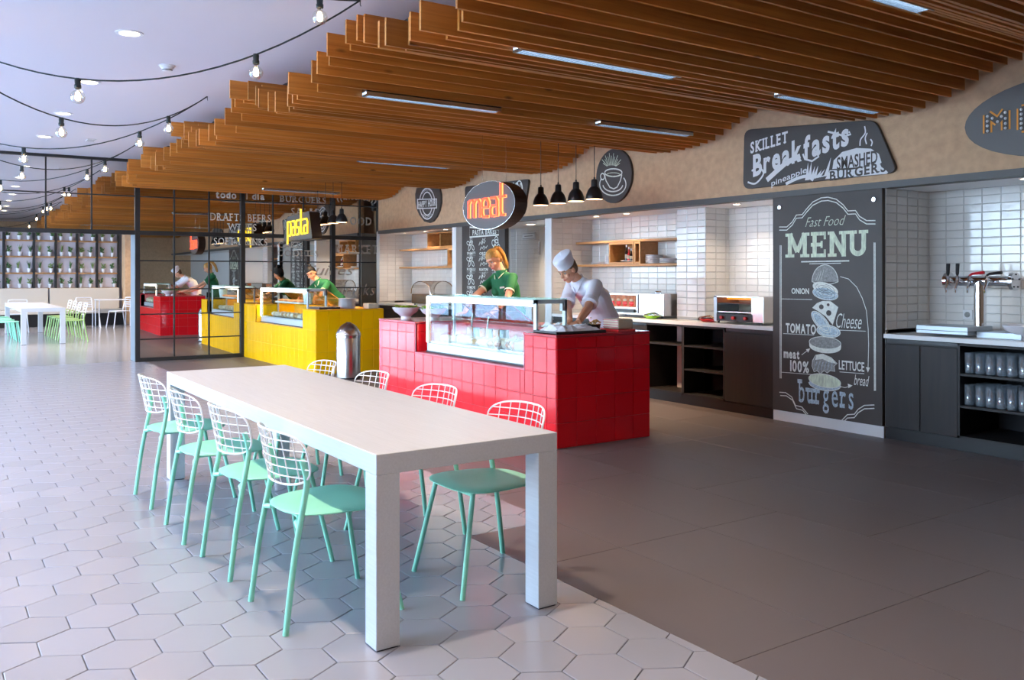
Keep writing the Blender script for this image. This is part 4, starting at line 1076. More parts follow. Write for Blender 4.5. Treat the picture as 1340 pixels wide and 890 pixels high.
# signs on the bulkhead
YS = YB - .035
def P4(x, y): return mp(960 + x / 5.826, 150 + y / 5.826, YS)
bpts = []
def roundpoly(pts, r=.05, n=5):
    out = []
    for i in range(len(pts)):
        a = Vector(pts[i - 1]); p = Vector(pts[i]); c = Vector(pts[(i + 1) % len(pts)])
        d1 = (a - p).normalized(); d2 = (c - p).normalized(); s0 = p + d1 * r; s1 = p + d2 * r
        for k in range(n + 1):
            t = k / n; q = (1 - t) ** 2 * s0 + 2 * t * (1 - t) * p + t * t * s1; out.append((q.x, q.y))
    return out
bk = boardthing('breakfast_sign', 'slanted dark sign reading SKILLET Breakfasts SMASHED BURGERS on the bulkhead', 'sign', roundpoly([P4(70, 570), P4(1250, 440), P4(1080, 38), P4(80, 115)], .09), YS, YB)
fs_ = planeY(YS - .001)
def T4(body, a, b2, rise_px, m='signwhite', **k):
    p0 = P4(*a); p1 = P4(*b2); rise = P4(b2[0], a[1] - rise_px)[1] - P4(a[0], a[1])[1]
    return text(body, (p0[0], p1[0], p0[1], P4(a[0], b2[1])[1]), fs_, m, bk, rise=rise, t=.002, **k)
def tline(body, P_bl, P_br, h, m='signwhite', par=None, **k):
    return text(body, (P_bl[0], P_br[0], P_bl[1], P_bl[1] + h), fs_, m, par or bk, rise=P_br[1] - P_bl[1], t=.002, **k)
hpx = abs(P4(600, 0)[1] - P4(600, 100)[1]) / 100
tline('SKILLET', P4(130, 300), P4(415, 215), 95 * hpx, serif=.1, offset=.03)
tline('Breakfasts', P4(150, 480), P4(880, 235), 185 * hpx, offset=.035, shear=.15)
stroke('swash', [[P4(255, 500), P4(320, 440), P4(400, 370), P4(510, 315)]], .05, 'signwhite', bk, fs_)
stroke('swash', [catmull([(*P4(110, 515), 0), (*P4(170, 525), 0), (*P4(230, 450), 0), (*P4(190, 400), 0), (*P4(140, 430), 0)], 5)], .018, 'signwhite', bk, fs_)
stroke('swash', [[P4(530, 300), P4(545, 340), P4(600, 355), P4(650, 320), P4(645, 280), P4(610, 280)], [P4(720, 130), P4(780, 145), P4(850, 165), P4(895, 150), P4(880, 130)]], .018, 'signwhite', bk, fs_)
tline('pineapple', P4(290, 562), P4(560, 455), 62 * hpx, offset=.01)
for k in range(9):
    a = P4(560 + k * 18, 500 - k * 4); e_ = P4(570 + k * 26, 365 + k * 14 - (20 if k % 2 else 0)) if k < 8 else P4(745, 325)
    b = B(); poly(b, [(a[0] - .02, a[1]), (a[0] + .025, a[1]), e_], fs_, .002); b.obj('pineapple_leaf', 'signwhite', bk)
stroke('pineapple_top', [catmull([(*P4(400, 530), 0), (*P4(480, 490), 0), (*P4(560, 470), 0), (*P4(610, 500), 0)], 4)], .03, 'signwhite', bk, fs_)
hb = [P4(755, 415), P4(765, 350), P4(830, 285), P4(940, 255), P4(1050, 260), P4(1110, 300), P4(1130, 365), P4(1105, 390), P4(900, 405)]
b = B(); poly(b, hb, fs_, .002); b.obj('bun_shape', 'signwhite', bk)
text('SMASHED', (P4(790, 0)[0], P4(1100, 0)[0], P4(940, 408)[1], P4(940, 308)[1]), fs_, 'board', bk, offset=.02, rise=.02, t=.0035)
b = B(); poly(b, [P4(700, 492), P4(735, 425), P4(900, 420), P4(1120, 380), P4(1180, 440), P4(1170, 452)], fs_, .002); b.obj('banner_shape', 'signwhite', bk)
text('BURGERS', (P4(735, 0)[0], P4(1165, 0)[0], P4(940, 485)[1], P4(940, 410)[1]), fs_, 'board', bk, offset=.03, rise=.03, serif=.05, t=.0035)
stroke('steam', [catmull([(*P4(965, 238), 0), (*P4(970, 190), 0), (*P4(1005, 140), 0), (*P4(1000, 88), 0)], 5), catmull([(*P4(1015, 225), 0), (*P4(1005, 180), 0), (*P4(1020, 140), 0)], 5), catmull([(*P4(1050, 240), 0), (*P4(1058, 210), 0), (*P4(1045, 188), 0)], 5)], .012, 'signwhite', bk, fs_)

def P5(x, y): return mp(1240 + x / 8.09, 100 + y / 8.09, YS)
mn = boardthing('marquee_sign', 'dark oval sign with orange bulb lettering cut by the right edge', 'sign', ellp((-3.0, 2.572), .74, .30, 0, 40), YS, YB, 'signface')
def marquee(body_paths, dots, ox=0):
    for nm, w_, m_, t in (('letter_rim', .072, 'orangesign', .002), ('letter_face', .044, 'board', .0045)):
        stroke(nm, body_paths, w_, m_, mn, fs_, t=t)
    for d in dots: 
        b = B(); b.ell((d[0], YS - .007, d[1]), (.0115, .008, .0115), None, 10, 6); b.obj('marquee_bulb', 'signwhite', mn, True)
def L5(pts): return [P5(*p) for p in pts]
marquee([L5([(425, 600), (425, 405)]), L5([(425, 405), (535, 480)]), L5([(535, 480), (617, 365)]), L5([(617, 365), (617, 565)])], L5([(427, 425), (425, 475), (425, 525), (427, 580), (478, 443), (533, 480), (575, 424), (615, 383), (618, 445), (618, 500), (616, 548)]))
dx = P5(785, 0)[0]; zt = P5(785, 350)[1]; zb = P5(785, 548)[1]
marquee([[(dx, zb - .01), (dx, zt + .01)], [(dx, zt), (dx + .13, zt)], [(dx, (zt + zb) / 2), (dx + .1, (zt + zb) / 2)], [(dx, zb), (dx + .13, zb)]], [(dx, zb + (zt - zb) * k / 4) for k in range(5)] + [(dx + .05, zt), (dx + .1, zt), (dx + .05, zb), (dx + .1, zb), (dx + .06, (zt + zb) / 2)])
dx += .30
marquee([[(dx, zb - .01), (dx, zt)], [(dx, zt), (dx + .13, zb)], [(dx + .13, zb), (dx + .13, zt + .01)]], [(dx, zb + (zt - zb) * k / 4) for k in range(5)] + [(dx + .13, zb + (zt - zb) * k / 4) for k in range(5)] + [(dx + .065, (zt + zb) / 2)])
dx += .28
marquee([[(dx, zt + .01), (dx, zb)], [(dx, zb), (dx + .12, zb)], [(dx + .12, zb), (dx + .12, zt + .01)]], [(dx, zb + (zt - zb) * k / 4) for k in range(5)] + [(dx + .12, zb + (zt - zb) * k / 4) for k in range(5)] + [(dx + .06, zb)])

cupc = (-7.985, 2.59)
cup = boardthing('coffee_sign', 'dark oval sign with a chalk steaming coffee cup', 'sign', ellp(cupc, .325, .325, 0, 36), YS, YB)
def P6(x, y): return mp(760 + x / 9.89, 180 + y / 9.89, YS)
def c3(L_): return [P6(*p) for p in L_]
def E6(cx, cy, rx, ry, a0=0, a1=360, n=24): return [P6(cx + rx * math.cos(R(a)), cy - ry * math.sin(R(a))) for a in [a0 + (a1 - a0) * i / n for i in range(n + 1)]]
stroke('cup_drawing', [E6(425, 455, 112, 50), E6(418, 605, 170, 145, 150, 395), E6(418, 600, 130, 100, 190, 350), c3([(312, 480), (330, 560), (380, 645), (430, 665), (475, 640), (515, 560), (535, 480)]), E6(285, 505, 26, 40)], .016, 'chalk', cup, fs_)
stroke('coffee_surface', [E6(425, 480, 85, 24)], .008, 'chalkgreen', cup, fs_)
stroke('steam_rays', [[P6(400 + math.sin(R(a)) * 60, 380 - math.cos(R(a)) * 20), P6(400 + math.sin(R(a)) * (150 if k % 2 else 120), 400 - math.cos(R(a)) * (200 if k % 2 else 165))] for k, a in enumerate(range(-66, 67, 11))], .009, 'chalkgreen', cup, fs_)

hh = boardthing('happy_hour_sign', 'dark shield sign reading HAPPY HOUR left on the bulkhead', 'sign', [], YS, YB) if False else None
def P7(x, y): return mp(520 + x / 7.44, 230 + y / 7.44, YS)
hp = [P7(175, 260), P7(172, 180), P7(185, 120), P7(290, 112), P7(405, 120), P7(420, 180), P7(422, 260), P7(405, 340), P7(380, 400), P7(345, 445), P7(310, 460), P7(260, 445), P7(210, 380), P7(185, 320)]
hh = boardthing('happy_hour_sign', 'dark shield sign reading HAPPY HOUR left on the bulkhead', 'sign', hp[::-1], YS, YB)
def E7(cx, cy, rx, ry, a0=0, a1=360, n=26): return [P7(cx + rx * math.cos(R(a)), cy - ry * math.sin(R(a))) for a in [a0 + (a1 - a0) * i / n for i in range(n + 1)]]
stroke('ring_print', [E7(292, 272, 75, 150), E7(292, 272, 50, 112)], .022, 'signwhite', hh, fs_)
b = B(); poly(b, [P7(195, 325), P7(388, 318), P7(388, 222), P7(195, 226)], fs_, .003); b.obj('banner', 'signwhite', hh)
b = B(); poly(b, [P7(203, 315), P7(381, 309), P7(381, 231), P7(203, 235)], fs_, .0035); b.obj('banner_inset', 'board', hh)
text('HAPPY HOUR', (P7(207, 0)[0], P7(377, 0)[0], P7(290, 305)[1], P7(290, 240)[1]), fs_, 'signwhite', hh, offset=.03, t=.005)
text('DRINKS & SNACKS', (P7(245, 0)[0], P7(338, 0)[0], P7(290, 175)[1], P7(290, 150)[1]), fs_, 'signwhite', hh, t=.005, arch=.05)
text('SPECIALS', (P7(250, 0)[0], P7(335, 0)[0], P7(290, 385)[1], P7(290, 365)[1]), fs_, 'signwhite', hh, t=.005, arch=-.04)
# sign behind the meat sign
bz = boardthing('tapas_sign', 'dark rounded sign with a chalk bread drawing partly hidden by the meat sign', 'sign', roundpoly([P7(660, 330), P7(1225, 385), P7(1280, 30), P7(655, 105)], .06), YS, YB)
stroke('bread_drawing', [E7(1190, 130, 30, 80), E7(1165, 130, 18, 60), E7(1205, 125, 10, 50)], .016, 'chalk', bz, fs_)
text('Pizza', (P7(1040, 0)[0], P7(1140, 0)[0], P7(1090, 110)[1], P7(1090, 55)[1]), fs_, 'chalk', bz, t=.003, shear=.2)
stroke('bread_drawing', [E7(760, 200, 50, 50)], .014, 'chalk', bz, fs_)

# ================================================================== COUNTERS
def counter(name, label, x0, x1, y0, y1, h, cut, tile, grout, top, us, ws, zh_, side_us=None, side_w=None, trim='redtrim', lip=.012):
    """cut = (x0, x1, z) opening in the front half for the display case"""
    t = thing(name, label, 'counter', (0, 0, 0))
    yc = y0 + .66
    b = B(); b.box(x0, cut[0], y0, y1, 0, h - .02).box(cut[1], x1, y0, y1, 0, h - .02).box(cut[0], cut[1], y0, yc, 0, cut[2] - .006).box(cut[0], cut[1], yc, y1, 0, h - .02)
    b.obj('body', grout, t)
    b = B(); b.box(x0 - .0, cut[0], y0 - lip, y1, h - .02, h).box(cut[1], x1 + lip, y0 - lip, y1 + .0, h - .02, h).box(cut[0], cut[1], yc, y1, h - .02, h)
    b.obj('counter_top', top, t, False, .003)
    b = B(); b.box(cut[0], cut[1], y0 - .006, yc, cut[2] - .006, cut[2] + .006).box(cut[0] - .012, cut[0], y0 - .008, yc, cut[2], h - .02).box(cut[1], cut[1] + .012, y0 - .008, y0 + .1, cut[2] - .006, h - .02)
    b.obj('edge_trim', trim, t)
    tilegrid(t, 'tile', '-Y', y0, x0, x1, 0.004, h - .022, ws, zh_, tile, .007, ustart=us, limit=300, holes=[(cut[0] - .012, cut[1] + .012, cut[2] - .006, 9)], bev=.003, tilt=.002)
    tilegrid(t, 'tile', '+X', x1, y0, y1, 0.004, h - .022, side_w, zh_, tile, .007, ustart=side_us, limit=300, bev=.003, tilt=.002)
    if x0 > -10: tilegrid(t, 'tile', '-X', x0, y0, y1, 0.004, h - .022, side_w, zh_, tile, .007, ustart=side_us, limit=60, bev=.003, tilt=.002)
    tilegrid(t, 'tile', '+Y', y1, x0, x1, 0.004, h - .022, ws, zh_, tile, .007, ustart=us, limit=120, bev=.003, tilt=.002)
    tilegrid(t, 'tile', '+X', cut[0], y0 + .01, yc, cut[2] + .006, h - .022, side_w, zh_, tile, .005, ustart=side_us, limit=40, bev=.003, tilt=.002)
    return t
counter('red_counter', 'serving counter clad in glossy red square tiles', -8.94, -5.645, 4.234, 5.24, .92, (-8.07, -6.10, .605), 'red', 'redgrout', 'redtop', -8.865 - .1934, .1934, .1995, 4.234, .2035)
counter('yellow_counter', 'serving counter clad in glossy yellow tiles against the mirror wall', -15.04, -11.74, 4.58, 5.62, .915, (-14.42, -12.24, .62), 'yellow', 'yellowgrout', 'yellowtop', -11.74 - 3.4, .17, .31, 4.58, .175, 'yellowtop', .008)

def display_case(label, x0, x1, y0, y1, z0, z1, slope_x1, ledc=True):
    t = thing('display_case', label, 'display case', (x0, y0, z0)); W = x1 - x0; D = y1 - y0; H = z1 - z0
    B().box(0, W, 0, D, 0, .095).obj('base', 'alu', t, False, .004)
    B().box(-.004, W + .004, -.012, .0, .0, .014).obj('base_lip', 'blacksteel', t)
    B().box(.01, W - .01, .02, D - .02, .096, .104).obj('deck', 'alu', t)
    for k in range(3): B().box(.02 + k * W / 3, (k + 1) * W / 3 - .02, .04, D - .05, .105, .112).obj('serving_tray', 'steel', t)
    f = .022
    for a, c in ((0, 0), (W - .04, 0), (0, D - f), (W - .04, D - f)): B().box(a, a + .04 if a else f, c, c + f, .095, H).obj('post', 'alu', t)
    B().box(0, W, D - f, D, H - .03, H).obj('rear_rail', 'alu', t)
    B().box(W - .04, W, 0, D, H - .035, H).obj('side_rail', 'alu', t)
    B().box(W - .04, W, D - .05, D, H - .10, H - .03).obj('side_bracket', 'alu', t)
    B().box(0, W, 0, D, H, H + .008).obj('top_glass', 'glass_green', t)
    B().box(f, W - .04, .004, .010, .095, H - .04).obj('front_glass', 'glass', t)
    B().box(.006, .012, .02, D - .02, .095, H).obj('side_glass', 'glass', t); B().box(W - .012, W - .006, .02, D - .02, .1, H - .03).obj('side_glass', 'glass', t)
    B().box(f, W - .04, .05, D - .05, .335, .342).obj('glass_shelf', 'glass_green', t)
    B().box(f, W - .03, .0, .028, H - .045, H - .002).obj('lamp_housing', 'white', t)
    B().box(f + .01, W - .06, .004, .034, H - .058, H - .046).obj('led_strip', 'led', t)
    B().box(.0, W * .45, -.004, .0, H - .05, H - .012).box(-.003, .03, -.006, .0, .10, H - .01).obj('led_strip', 'led', t)
    # sloping rear glass
    if slope_x1:
        b = B(); zt = H - .02
        b.rings([[(.0, D, zt), (slope_x1, D, zt)], [(.0, D + .36, .30), (slope_x1, D + .36, .30)], [(.0, D + .36, .292), (slope_x1, D + .36, .292)], [(.0, D, zt - .01), (slope_x1, D, zt - .01)]], close=False, cap=False)
        b.obj('sloping_lid', 'plexi', t)
        b = B()
        n_ = 3
        for k in range(n_ + 1):
            xx = slope_x1 * k / n_; b.tube([(xx, D, zt), (xx, D + .36, .302)], .009, 6)
        b.tube([(0, D + .36, .30), (slope_x1, D + .36, .30)], .011, 6).tube([(0, D + .18, .30 + (zt - .3) / 2), (slope_x1, D + .18, .30 + (zt - .3) / 2)], .005, 5)
        b.obj('lid_frame', 'steel', t, True)
    l = bpy.data.lights.new('case_lamp', 'AREA'); lo = bpy.data.objects.new('case_lamp', l); l.shape = 'RECTANGLE'; l.size = W * .9; l.size_y = .03; l.energy = .45; l.color = (1, .93, .82)
    lo.location = (x0 + W / 2, y0 + .06, z1 - .065); COL.objects.link(lo)
    return t
display_case('steel framed glass display case set in the red counter', -7.97, -6.035, 4.31, 4.64, .615, 1.195, .95)
display_case('steel framed glass display case set in the yellow counter', -14.40, -12.27, 4.66, 4.96, .625, 1.20, 2.12)
fr2 = random.Random(9)
# wrapped food in the cases: each piece a thing
def foodpiece(kind, loc, label, grp, seed):
    r = random.Random(seed); t = thing('wrapped_sandwich' if kind else 'bread_roll', label, 'food', loc, r.uniform(.9, 2.2), grp)
    b = B(); n = 12; rings = []
    for i in range(9):
        th = PI * i / 8; rr = math.sin(max(.12, min(th, PI - .12)))
        rings.append([(.062 * rr * math.cos(2 * PI * j / n) * (1 + r.uniform(-.12, .12)), .10 * -math.cos(th), .045 + .042 * rr * math.sin(2 * PI * j / n) * (1 + r.uniform(-.12, .12))) for j in range(n)])
    b.rings(rings); b.obj('bread', 'food' if not kind else 'foodmeat', t, True)
    b = B(); rings = []
    for i in range(5):
        rings.append([((.068 + r.uniform(-.003, .010)) * math.cos(2 * PI * j / n), -.035 + .14 * i / 4, .046 + (.047 + r.uniform(-.002, .008)) * math.sin(2 * PI * j / n)) for j in range(n)])
    b.rings(rings, cap=True)
    if kind:
        for k in range(5): b.tube([(r.uniform(-.04, .04), -.09, .06), (r.uniform(-.06, .06), -.10 - r.uniform(0, .03), .10 + r.uniform(0, .05)), (r.uniform(-.08, .08), -.08, .08 + r.uniform(0, .04))], .005, 4)
    b.obj('wrapper', 'foodw', t, True)
    t.scale = (.62, .62, .72) if not kind else (.62, .62, .85)
    return t
k = 0
for i in range(13):
    for j in range(2):
        x = -7.72 + i * .135; kind = x > -6.9
        foodpiece(kind, (x + fr2.uniform(-.02, .02), 4.42 + j * .12 + fr2.uniform(-.02, .02), .73), ('%s paper wrapped %s from the left, %s row of the red counter case' % (ordw[i], 'meat sandwich' if kind else 'bread roll', ['front', 'rear'][j])), 'wrapped sandwiches in the red counter case' if kind else 'bread rolls in the red counter case', k); k += 1
for i in range(9):
    for j in range(2):
        foodpiece(0, (-13.95 + i * .17 + fr2.uniform(-.02, .02), 4.76 + j * .12, .742), '%s paper wrapped roll from the left, %s row of the yellow counter case' % (ordw[i], ['front', 'rear'][j]), 'rolls in the yellow counter case', 100 + k); k += 1
t = thing('food_tray', 'white tray with pink slices on the glass shelf of the yellow counter case', 'tray', (-13.3, 4.80, .967))
B().box(-.55, .55, -.085, .085, 0, .02).obj('tray', 'ceramic', t)
for q in range(5): B().ell((-.45 + q * .22, 0, .035), (.09, .07, .025), None, 10, 6).obj('slice', 'foodmeat', t, True)
t = thing('paper_cup_stack', 'pale blue cups on the glass shelf of the yellow counter case', 'cups', (-12.62, 4.80, .967)); B().lathe([(.06, 0), (.08, .17), (.075, .17)], n=16).obj('cups', 'chalkblue', t, True)
# tool holder with utensils inside the red case
t = thing('tool_rack', 'row of serving tongs and jars behind the bread in the red counter case', 'utensils', (-7.25, 4.59, .72))
for q in range(6):
    B().lathe([(.045, 0), (.045, .16), (.04, .16)], (q * .12 - .3, 0, 0), 12).obj('container', 'chalkblue' if q % 2 else 'foodmeat', t, True)
B().tube([(-.3, 0, .16), (-.27, 0, .30)], .008, 5).tube([(0, 0, .16), (.03, 0, .28)], .008, 5).obj('tongs', 'steel', t, True)

# items on the counters
def bowl(label, loc, r, h, m='ceramic', fill='lettuce', rough=0):
    t = thing('salad_bowl', label, 'bowl', loc)
    B().lathe([(.001, .0), (r * .38, 0), (r * .36, .025), (r * .55, .05), (r * .8, h * .62), (r, h), (r * .97, h + .004), (r * .76, h * .64), (r * .4, .05), (.001, .045)], n=28).obj('bowl', m, t, True)
    if fill:
        b = B(); rr = random.Random(int(loc[0] * 100))
        for k in range(38):
            a = rr.uniform(0, 2 * PI); d = rr.uniform(0, r * .82)
            b.ell((d * math.cos(a), d * math.sin(a), h - .01 + rr.uniform(0, .03)), (rr.uniform(.02, .045), rr.uniform(.01, .03), .007), Matrix.Rotation(rr.uniform(0, 3), 3, 'Z') @ Matrix.Rotation(rr.uniform(-.8, .8), 3, 'X'), 7, 4)
        o = b.obj('leaves', fill, t, True); o['kind'] = 'stuff'
    return t
bowl('white bowl heaped with lettuce on the left corner of the red counter', (-8.72, 4.45, .92), .155, .125)
bowl('white bowl with pale salad and a spoon beside the display case', (-8.40, 4.62, .92), .15, .12, fill='greenplate')
tl = thing('serving_spoon', 'steel serving spoon leaning in the second salad bowl', 'spoon', (-8.36, 4.56, 1.02))
B().tube([(0, 0, -.02), (.03, -.02, .06), (.05, -.03, .16)], .006, 6).ell((-.01, 0, -.02), (.02, .03, .01)).obj('spoon', 'chrome', tl, True)
# chef's tray
t = thing('baking_tray', 'flat black tray on the red counter in front of the chef', 'tray', (-5.855, 4.57, .92))
B().box(-.165, .165, -.30, .22, 0, .008).box(-.165, .165, -.30, -.288, 0, .022).box(-.165, .165, .208, .22, 0, .022).box(-.165, -.153, -.30, .22, 0, .022).box(.153, .165, -.30, .22, 0, .022).obj('tray', 'black', t, False, .002)
def crumple(name, nx, ny, sx, sy, amp, seed, m, parent, loc):
    r = random.Random(seed); hs = [[r.uniform(0, 1) for _ in range(ny + 1)] for _ in range(nx + 1)]; b = B()
    for i in range(nx + 1):
        for j in range(ny + 1):
            e = 1 if (0 < i < nx and 0 < j < ny) else .15
            b.v.append((sx * (i / nx - .5) + r.uniform(-.008, .008), sy * (j / ny - .5) + r.uniform(-.008, .008), amp * hs[i][j] * e + .004))
    for i in range(nx):
        for j in range(ny): a = i * (ny + 1) + j; b.f.append((a, a + ny + 1, a + ny + 2, a + 1))
    o = b.obj(name, m, parent); o.location = loc; md = o.modifiers.new('s', 'SOLIDIFY'); md.thickness = .002; return o
pp = thing('paper_sheet', 'crumpled greaseproof paper on the black tray under the chef hands', 'paper', (-5.86, 4.54, .93)); crumple('sheet', 8, 12, .28, .46, .055, 3, 'paper', pp, (0, 0, 0))
pp = thing('paper_sheet', 'crumpled white paper on the counter behind the glass case end', 'paper', (-6.28, 4.83, .922)); crumple('sheet', 10, 8, .46, .26, .05, 5, 'paper', pp, (0, 0, 0))
t = thing('sauce_bowl', 'small black bowl of chopped onion right of the tray', 'bowl', (-5.95, 4.87, .92))
B().lathe([(.001, 0), (.05, 0), (.06, .055), (.056, .055), (.047, .01), (.001, .01)], n=16).obj('bowl', 'black', t, True)
b = B(); rr = random.Random(2)
for q in range(22): b.ell((rr.uniform(-.04, .04), rr.uniform(-.04, .04), .05 + rr.uniform(0, .04)), (.014, .012, .008), None, 6, 4)
o = b.obj('filling', 'food', t, True); o['kind'] = 'stuff'
t = thing('bread_basket', 'red tray holding a wrapped white package on the red counter', 'tray', (-5.78, 5.0, .92))
B().box(-.12, .12, -.10, .10, 0, .02).obj('tray', 'redplate', t, False, .004)
t = thing('wrapped_package', 'white and red chequered paper package on the small red tray', 'package', (-5.78, 5.0, .942))
o = B().box(-.10, .10, -.085, .085, 0, .085).obj('package', 'foodw', t, False, .012)
for q in range(4): B().box(-.102, .102, -.0865, -.0855, .012 + q * .02, .018 + q * .02).obj('print', 'redtrim', t)
# yellow counter top items
t = thing('plate_stack', 'stack of white plates on the yellow counter corner', 'plates', (-11.98, 5.15, .915))
for q in range(12): B().lathe([(.07, .0), (.125, .008), (.125, .012), (.001, .006)], (0, 0, q * .0125), 20).obj('plate', 'ceramic', t, True)
t = thing('napkin_box', 'white napkin pack beside the plate stack on the yellow counter', 'napkins', (-11.86, 5.47, .915)); B().box(-.10, .10, -.08, .08, 0, .075).obj('pack', 'foodw', t, False, .012)
t = thing('food_pan', 'low dark steel pan on the yellow counter end', 'pan', (-12.02, 4.82, .915)); B().box(-.20, .20, -.16, .16, 0, .03).obj('pan', 'black', t, False, .005); B().box(-.18, .18, -.14, .14, .028, .034).obj('rim_insert', 'steel', t)

# bullet bin
t = thing('waste_bin', 'tall brushed steel bullet bin with domed lid beside the yellow counter', 'bin', (-11.12, 4.80, 0))
B().lathe([(.001, 0), (.165, 0), (.165, .02)], n=32).obj('foot_ring', 'black', t, True)
B().lathe([(.163, .02), (.163, .56), (.160, .565)], n=32).obj('body', 'steel', t, True)
d = B().lathe([(.168, .555), (.170, .59), (.165, .62), (.145, .665), (.11, .71), (.07, .74), (.035, .756), (.028, .764), (.001, .766)], n=32).obj('domed_lid', 'steel', t, True)
B().lathe([(.1695, .585), (.1725, .59), (.1695, .595)], n=32).obj('lid_ring', 'chrome', t, True)

# ================================================================== WALL SHELVES
def wshelf(name, label, x0, x1, z):
    o = B().box(x0, x1, YN - .30, YN, z, z + .028).obj(name, 'shelfwood', None, False, .002); return tag(o, label, 'shelf')
def wbox(label, x0, x1, z0, z1):
    t = thing('wooden_box', label, 'box shelf', (x0, YN - .30, z0)); W = x1 - x0; H = z1 - z0; k = .022
    B().box(0, W, 0, .296, 0, k).obj('bottom', 'shelfwood', t); B().box(0, W, 0, .296, H - k, H).obj('top', 'shelfwood', t)
    B().box(0, k, 0, .296, k, H - k).obj('side', 'shelfwood', t); B().box(W - k, W, 0, .296, k, H - k).obj('side', 'shelfwood', t)
    B().box(k, W - k, .28, .296, k, H - k).obj('back', 'shelfwood', t); return t
wshelf('wall_shelf', 'upper oak shelf left of the tiled pillar', -9.25, -7.28, 1.815)
wshelf('wall_shelf', 'lower oak shelf with plates left of the tiled pillar', -9.25, -7.28, 1.515)
wbox('oak box between the two shelves holding oil bottles, near the pillar', -8.57, -8.10, 1.545, 1.813)
wbox('shallow oak box open to the right holding stacked plates', -8.09, -7.98, 1.545, 1.813)
wshelf('wall_shelf', 'upper oak shelf on the far tiled wall', -14.5, -12.0, 1.845)
wshelf('wall_shelf', 'lower oak shelf on the far tiled wall', -14.5, -12.0, 1.525)
wbox('oak box standing on the upper far shelf', -13.42, -12.48, 1.875, 2.135)
wbox('oak box with bottles between the far shelves', -12.72, -12.02, 1.555, 1.842)
B().box(-12.98, -12.95, YN - .3, YN - .01, 1.897, 2.113).obj('divider', 'shelfwood', None)
o = bpy.data.objects['divider']; tag(o, 'oak divider board in the box on the upper far shelf', 'board')
def bottles(x, y, z, where):
    t = thing('plate', 'white plate under the oil bottles ' + where, 'plate', (x, y, z)); B().lathe([(.05, 0), (.11, .015), (.11, .02), (.001, .01)], n=20).obj('plate', 'ceramic', t, True)
    for dx, h, m, nm in ((-.045, .17, 'bottle', 'tall dark oil bottle'), (.0, .14, 'redplate', 'small orange red sauce bottle'), (.045, .12, 'bottle', 'short brown vinegar bottle')):
        t = thing('bottle', nm + ' ' + where, 'bottle', (x + dx, y, z + .022))
        B().lathe([(.001, 0), (.02, 0), (.021, h * .55), (.009, h * .75), (.009, h)], n=12).obj('body', m, t, True); B().lathe([(.011, h), (.011, h + .03), (.001, h + .03)], n=10).obj('cap', 'ceramic', t, True)
        B().lathe([(.0215, h * .15), (.0215, h * .45)], n=12).obj('label', 'foodw', t, True)
bottles(-8.32, YN - .18, 1.568, 'in the oak box near the tiled pillar')
bottles(-12.32, YN - .18, 1.578, 'in the oak box on the far wall')
for x, n_, r_, lab in ((-7.88, 7, .11, 'tall stack of cream plates right of the oak box'), (-7.62, 4, .12, 'lower stack of white plates right of the tall stack'), (-7.40, 2, .10, 'two small plates at the right end of the oak shelf'), (-8.72, 8, .07, 'stack of small pale bowls left of the oak box'), (-8.93, 2, .11, 'two flat plates near the left end of the lower oak shelf'), (-13.1, 2, .12, 'flat plates on the far lower oak shelf')):
    z = 1.543 if x > -10 else 1.553
    t = thing('plate_stack', lab, 'plates', (x, YN - .16, z))
    for q in range(n_): B().lathe([(r_ * .6, 0), (r_, .010), (r_, .015), (.001, .006)], (0, 0, q * .0155), 20).obj('plate', 'ceramic', t, True)

# ================================================================== APPLIANCES
t = thing('heated_display', 'steel food warmer with a lit picture panel of pots behind the chef', 'food warmer', (-8.42, 6.98, .90))
B().box(0, 1.10, .04, .44, .03, .29).obj('body', 'steel', t, False, .006)
B().box(.02, .67, .028, .042, .05, .28).obj('front_frame', 'steel', t); B().box(.05, .64, .022, .03, .12, .265).obj('picture_panel', 'foodmeat', t)
for q in range(5): B().ell((.11 + q * .115, .02, .165), (.045, .008, .032), None, 12, 7).obj('printed_pot', 'redplate', t, True)
for q in range(5): B().ell((.11 + q * .115, .018, .205), (.036, .008, .018), None, 12, 7).obj('printed_lid', 'foodw', t, True)
B().box(.06, .63, .02, .024, .055, .10).obj('control_strip', 'black', t); B().tube([(.62, .018, .075), (.62, -.0, .075)], .014, 10).obj('knob', 'black', t)
B().tube([(.80, .2, .29), (.80, .2, .31), (.88, .2, .31), (.88, .2, .29)], .009, 6).obj('handle', 'steel', t)
for q in (.05, 1.03):
    for w_ in (.08, .4): B().lathe([(.015, 0), (.015, .03)], (q, w_, 0), 8).obj('foot', 'black', t)
t = thing('toaster_grill', 'open steel toaster grill with orange glowing element beside the menu board', 'toaster', (-6.50, 6.96, .90))
B().box(0, .04, 0, .36, .02, .285).obj('side_panel', 'alu', t); B().box(.50, .66, 0, .38, .02, .285).obj('side_housing', 'steel', t, False, .006)
B().box(0, .60, 0, .36, .272, .287).obj('top_panel', 'steel', t); B().box(.04, .52, .34, .36, .02, .27).obj('rear_panel', 'foodw', t)
B().box(.04, .52, .16, .22, .245, .268).obj('heating_element', 'orange', t); B().box(.04, .52, .02, .33, .205, .212).obj('grid_shelf', 'blacksteel', t)
B().box(.04, .52, .01, .33, .115, .125).obj('bread_rack', 'steel', t); B().box(.04, .52, -.005, .02, .025, .10).obj('control_panel', 'black', t)
for q in range(3): B().tube([(.12 + q * .16, -.005, .062), (.12 + q * .16, -.03, .062)], .018, 12).obj('knob', 'redplate', t, True)
for q in (.03, .6):
    for w_ in (.04, .33): B().lathe([(.012, 0), (.012, .022)], (q, w_, 0), 8).obj('foot', 'black', t)
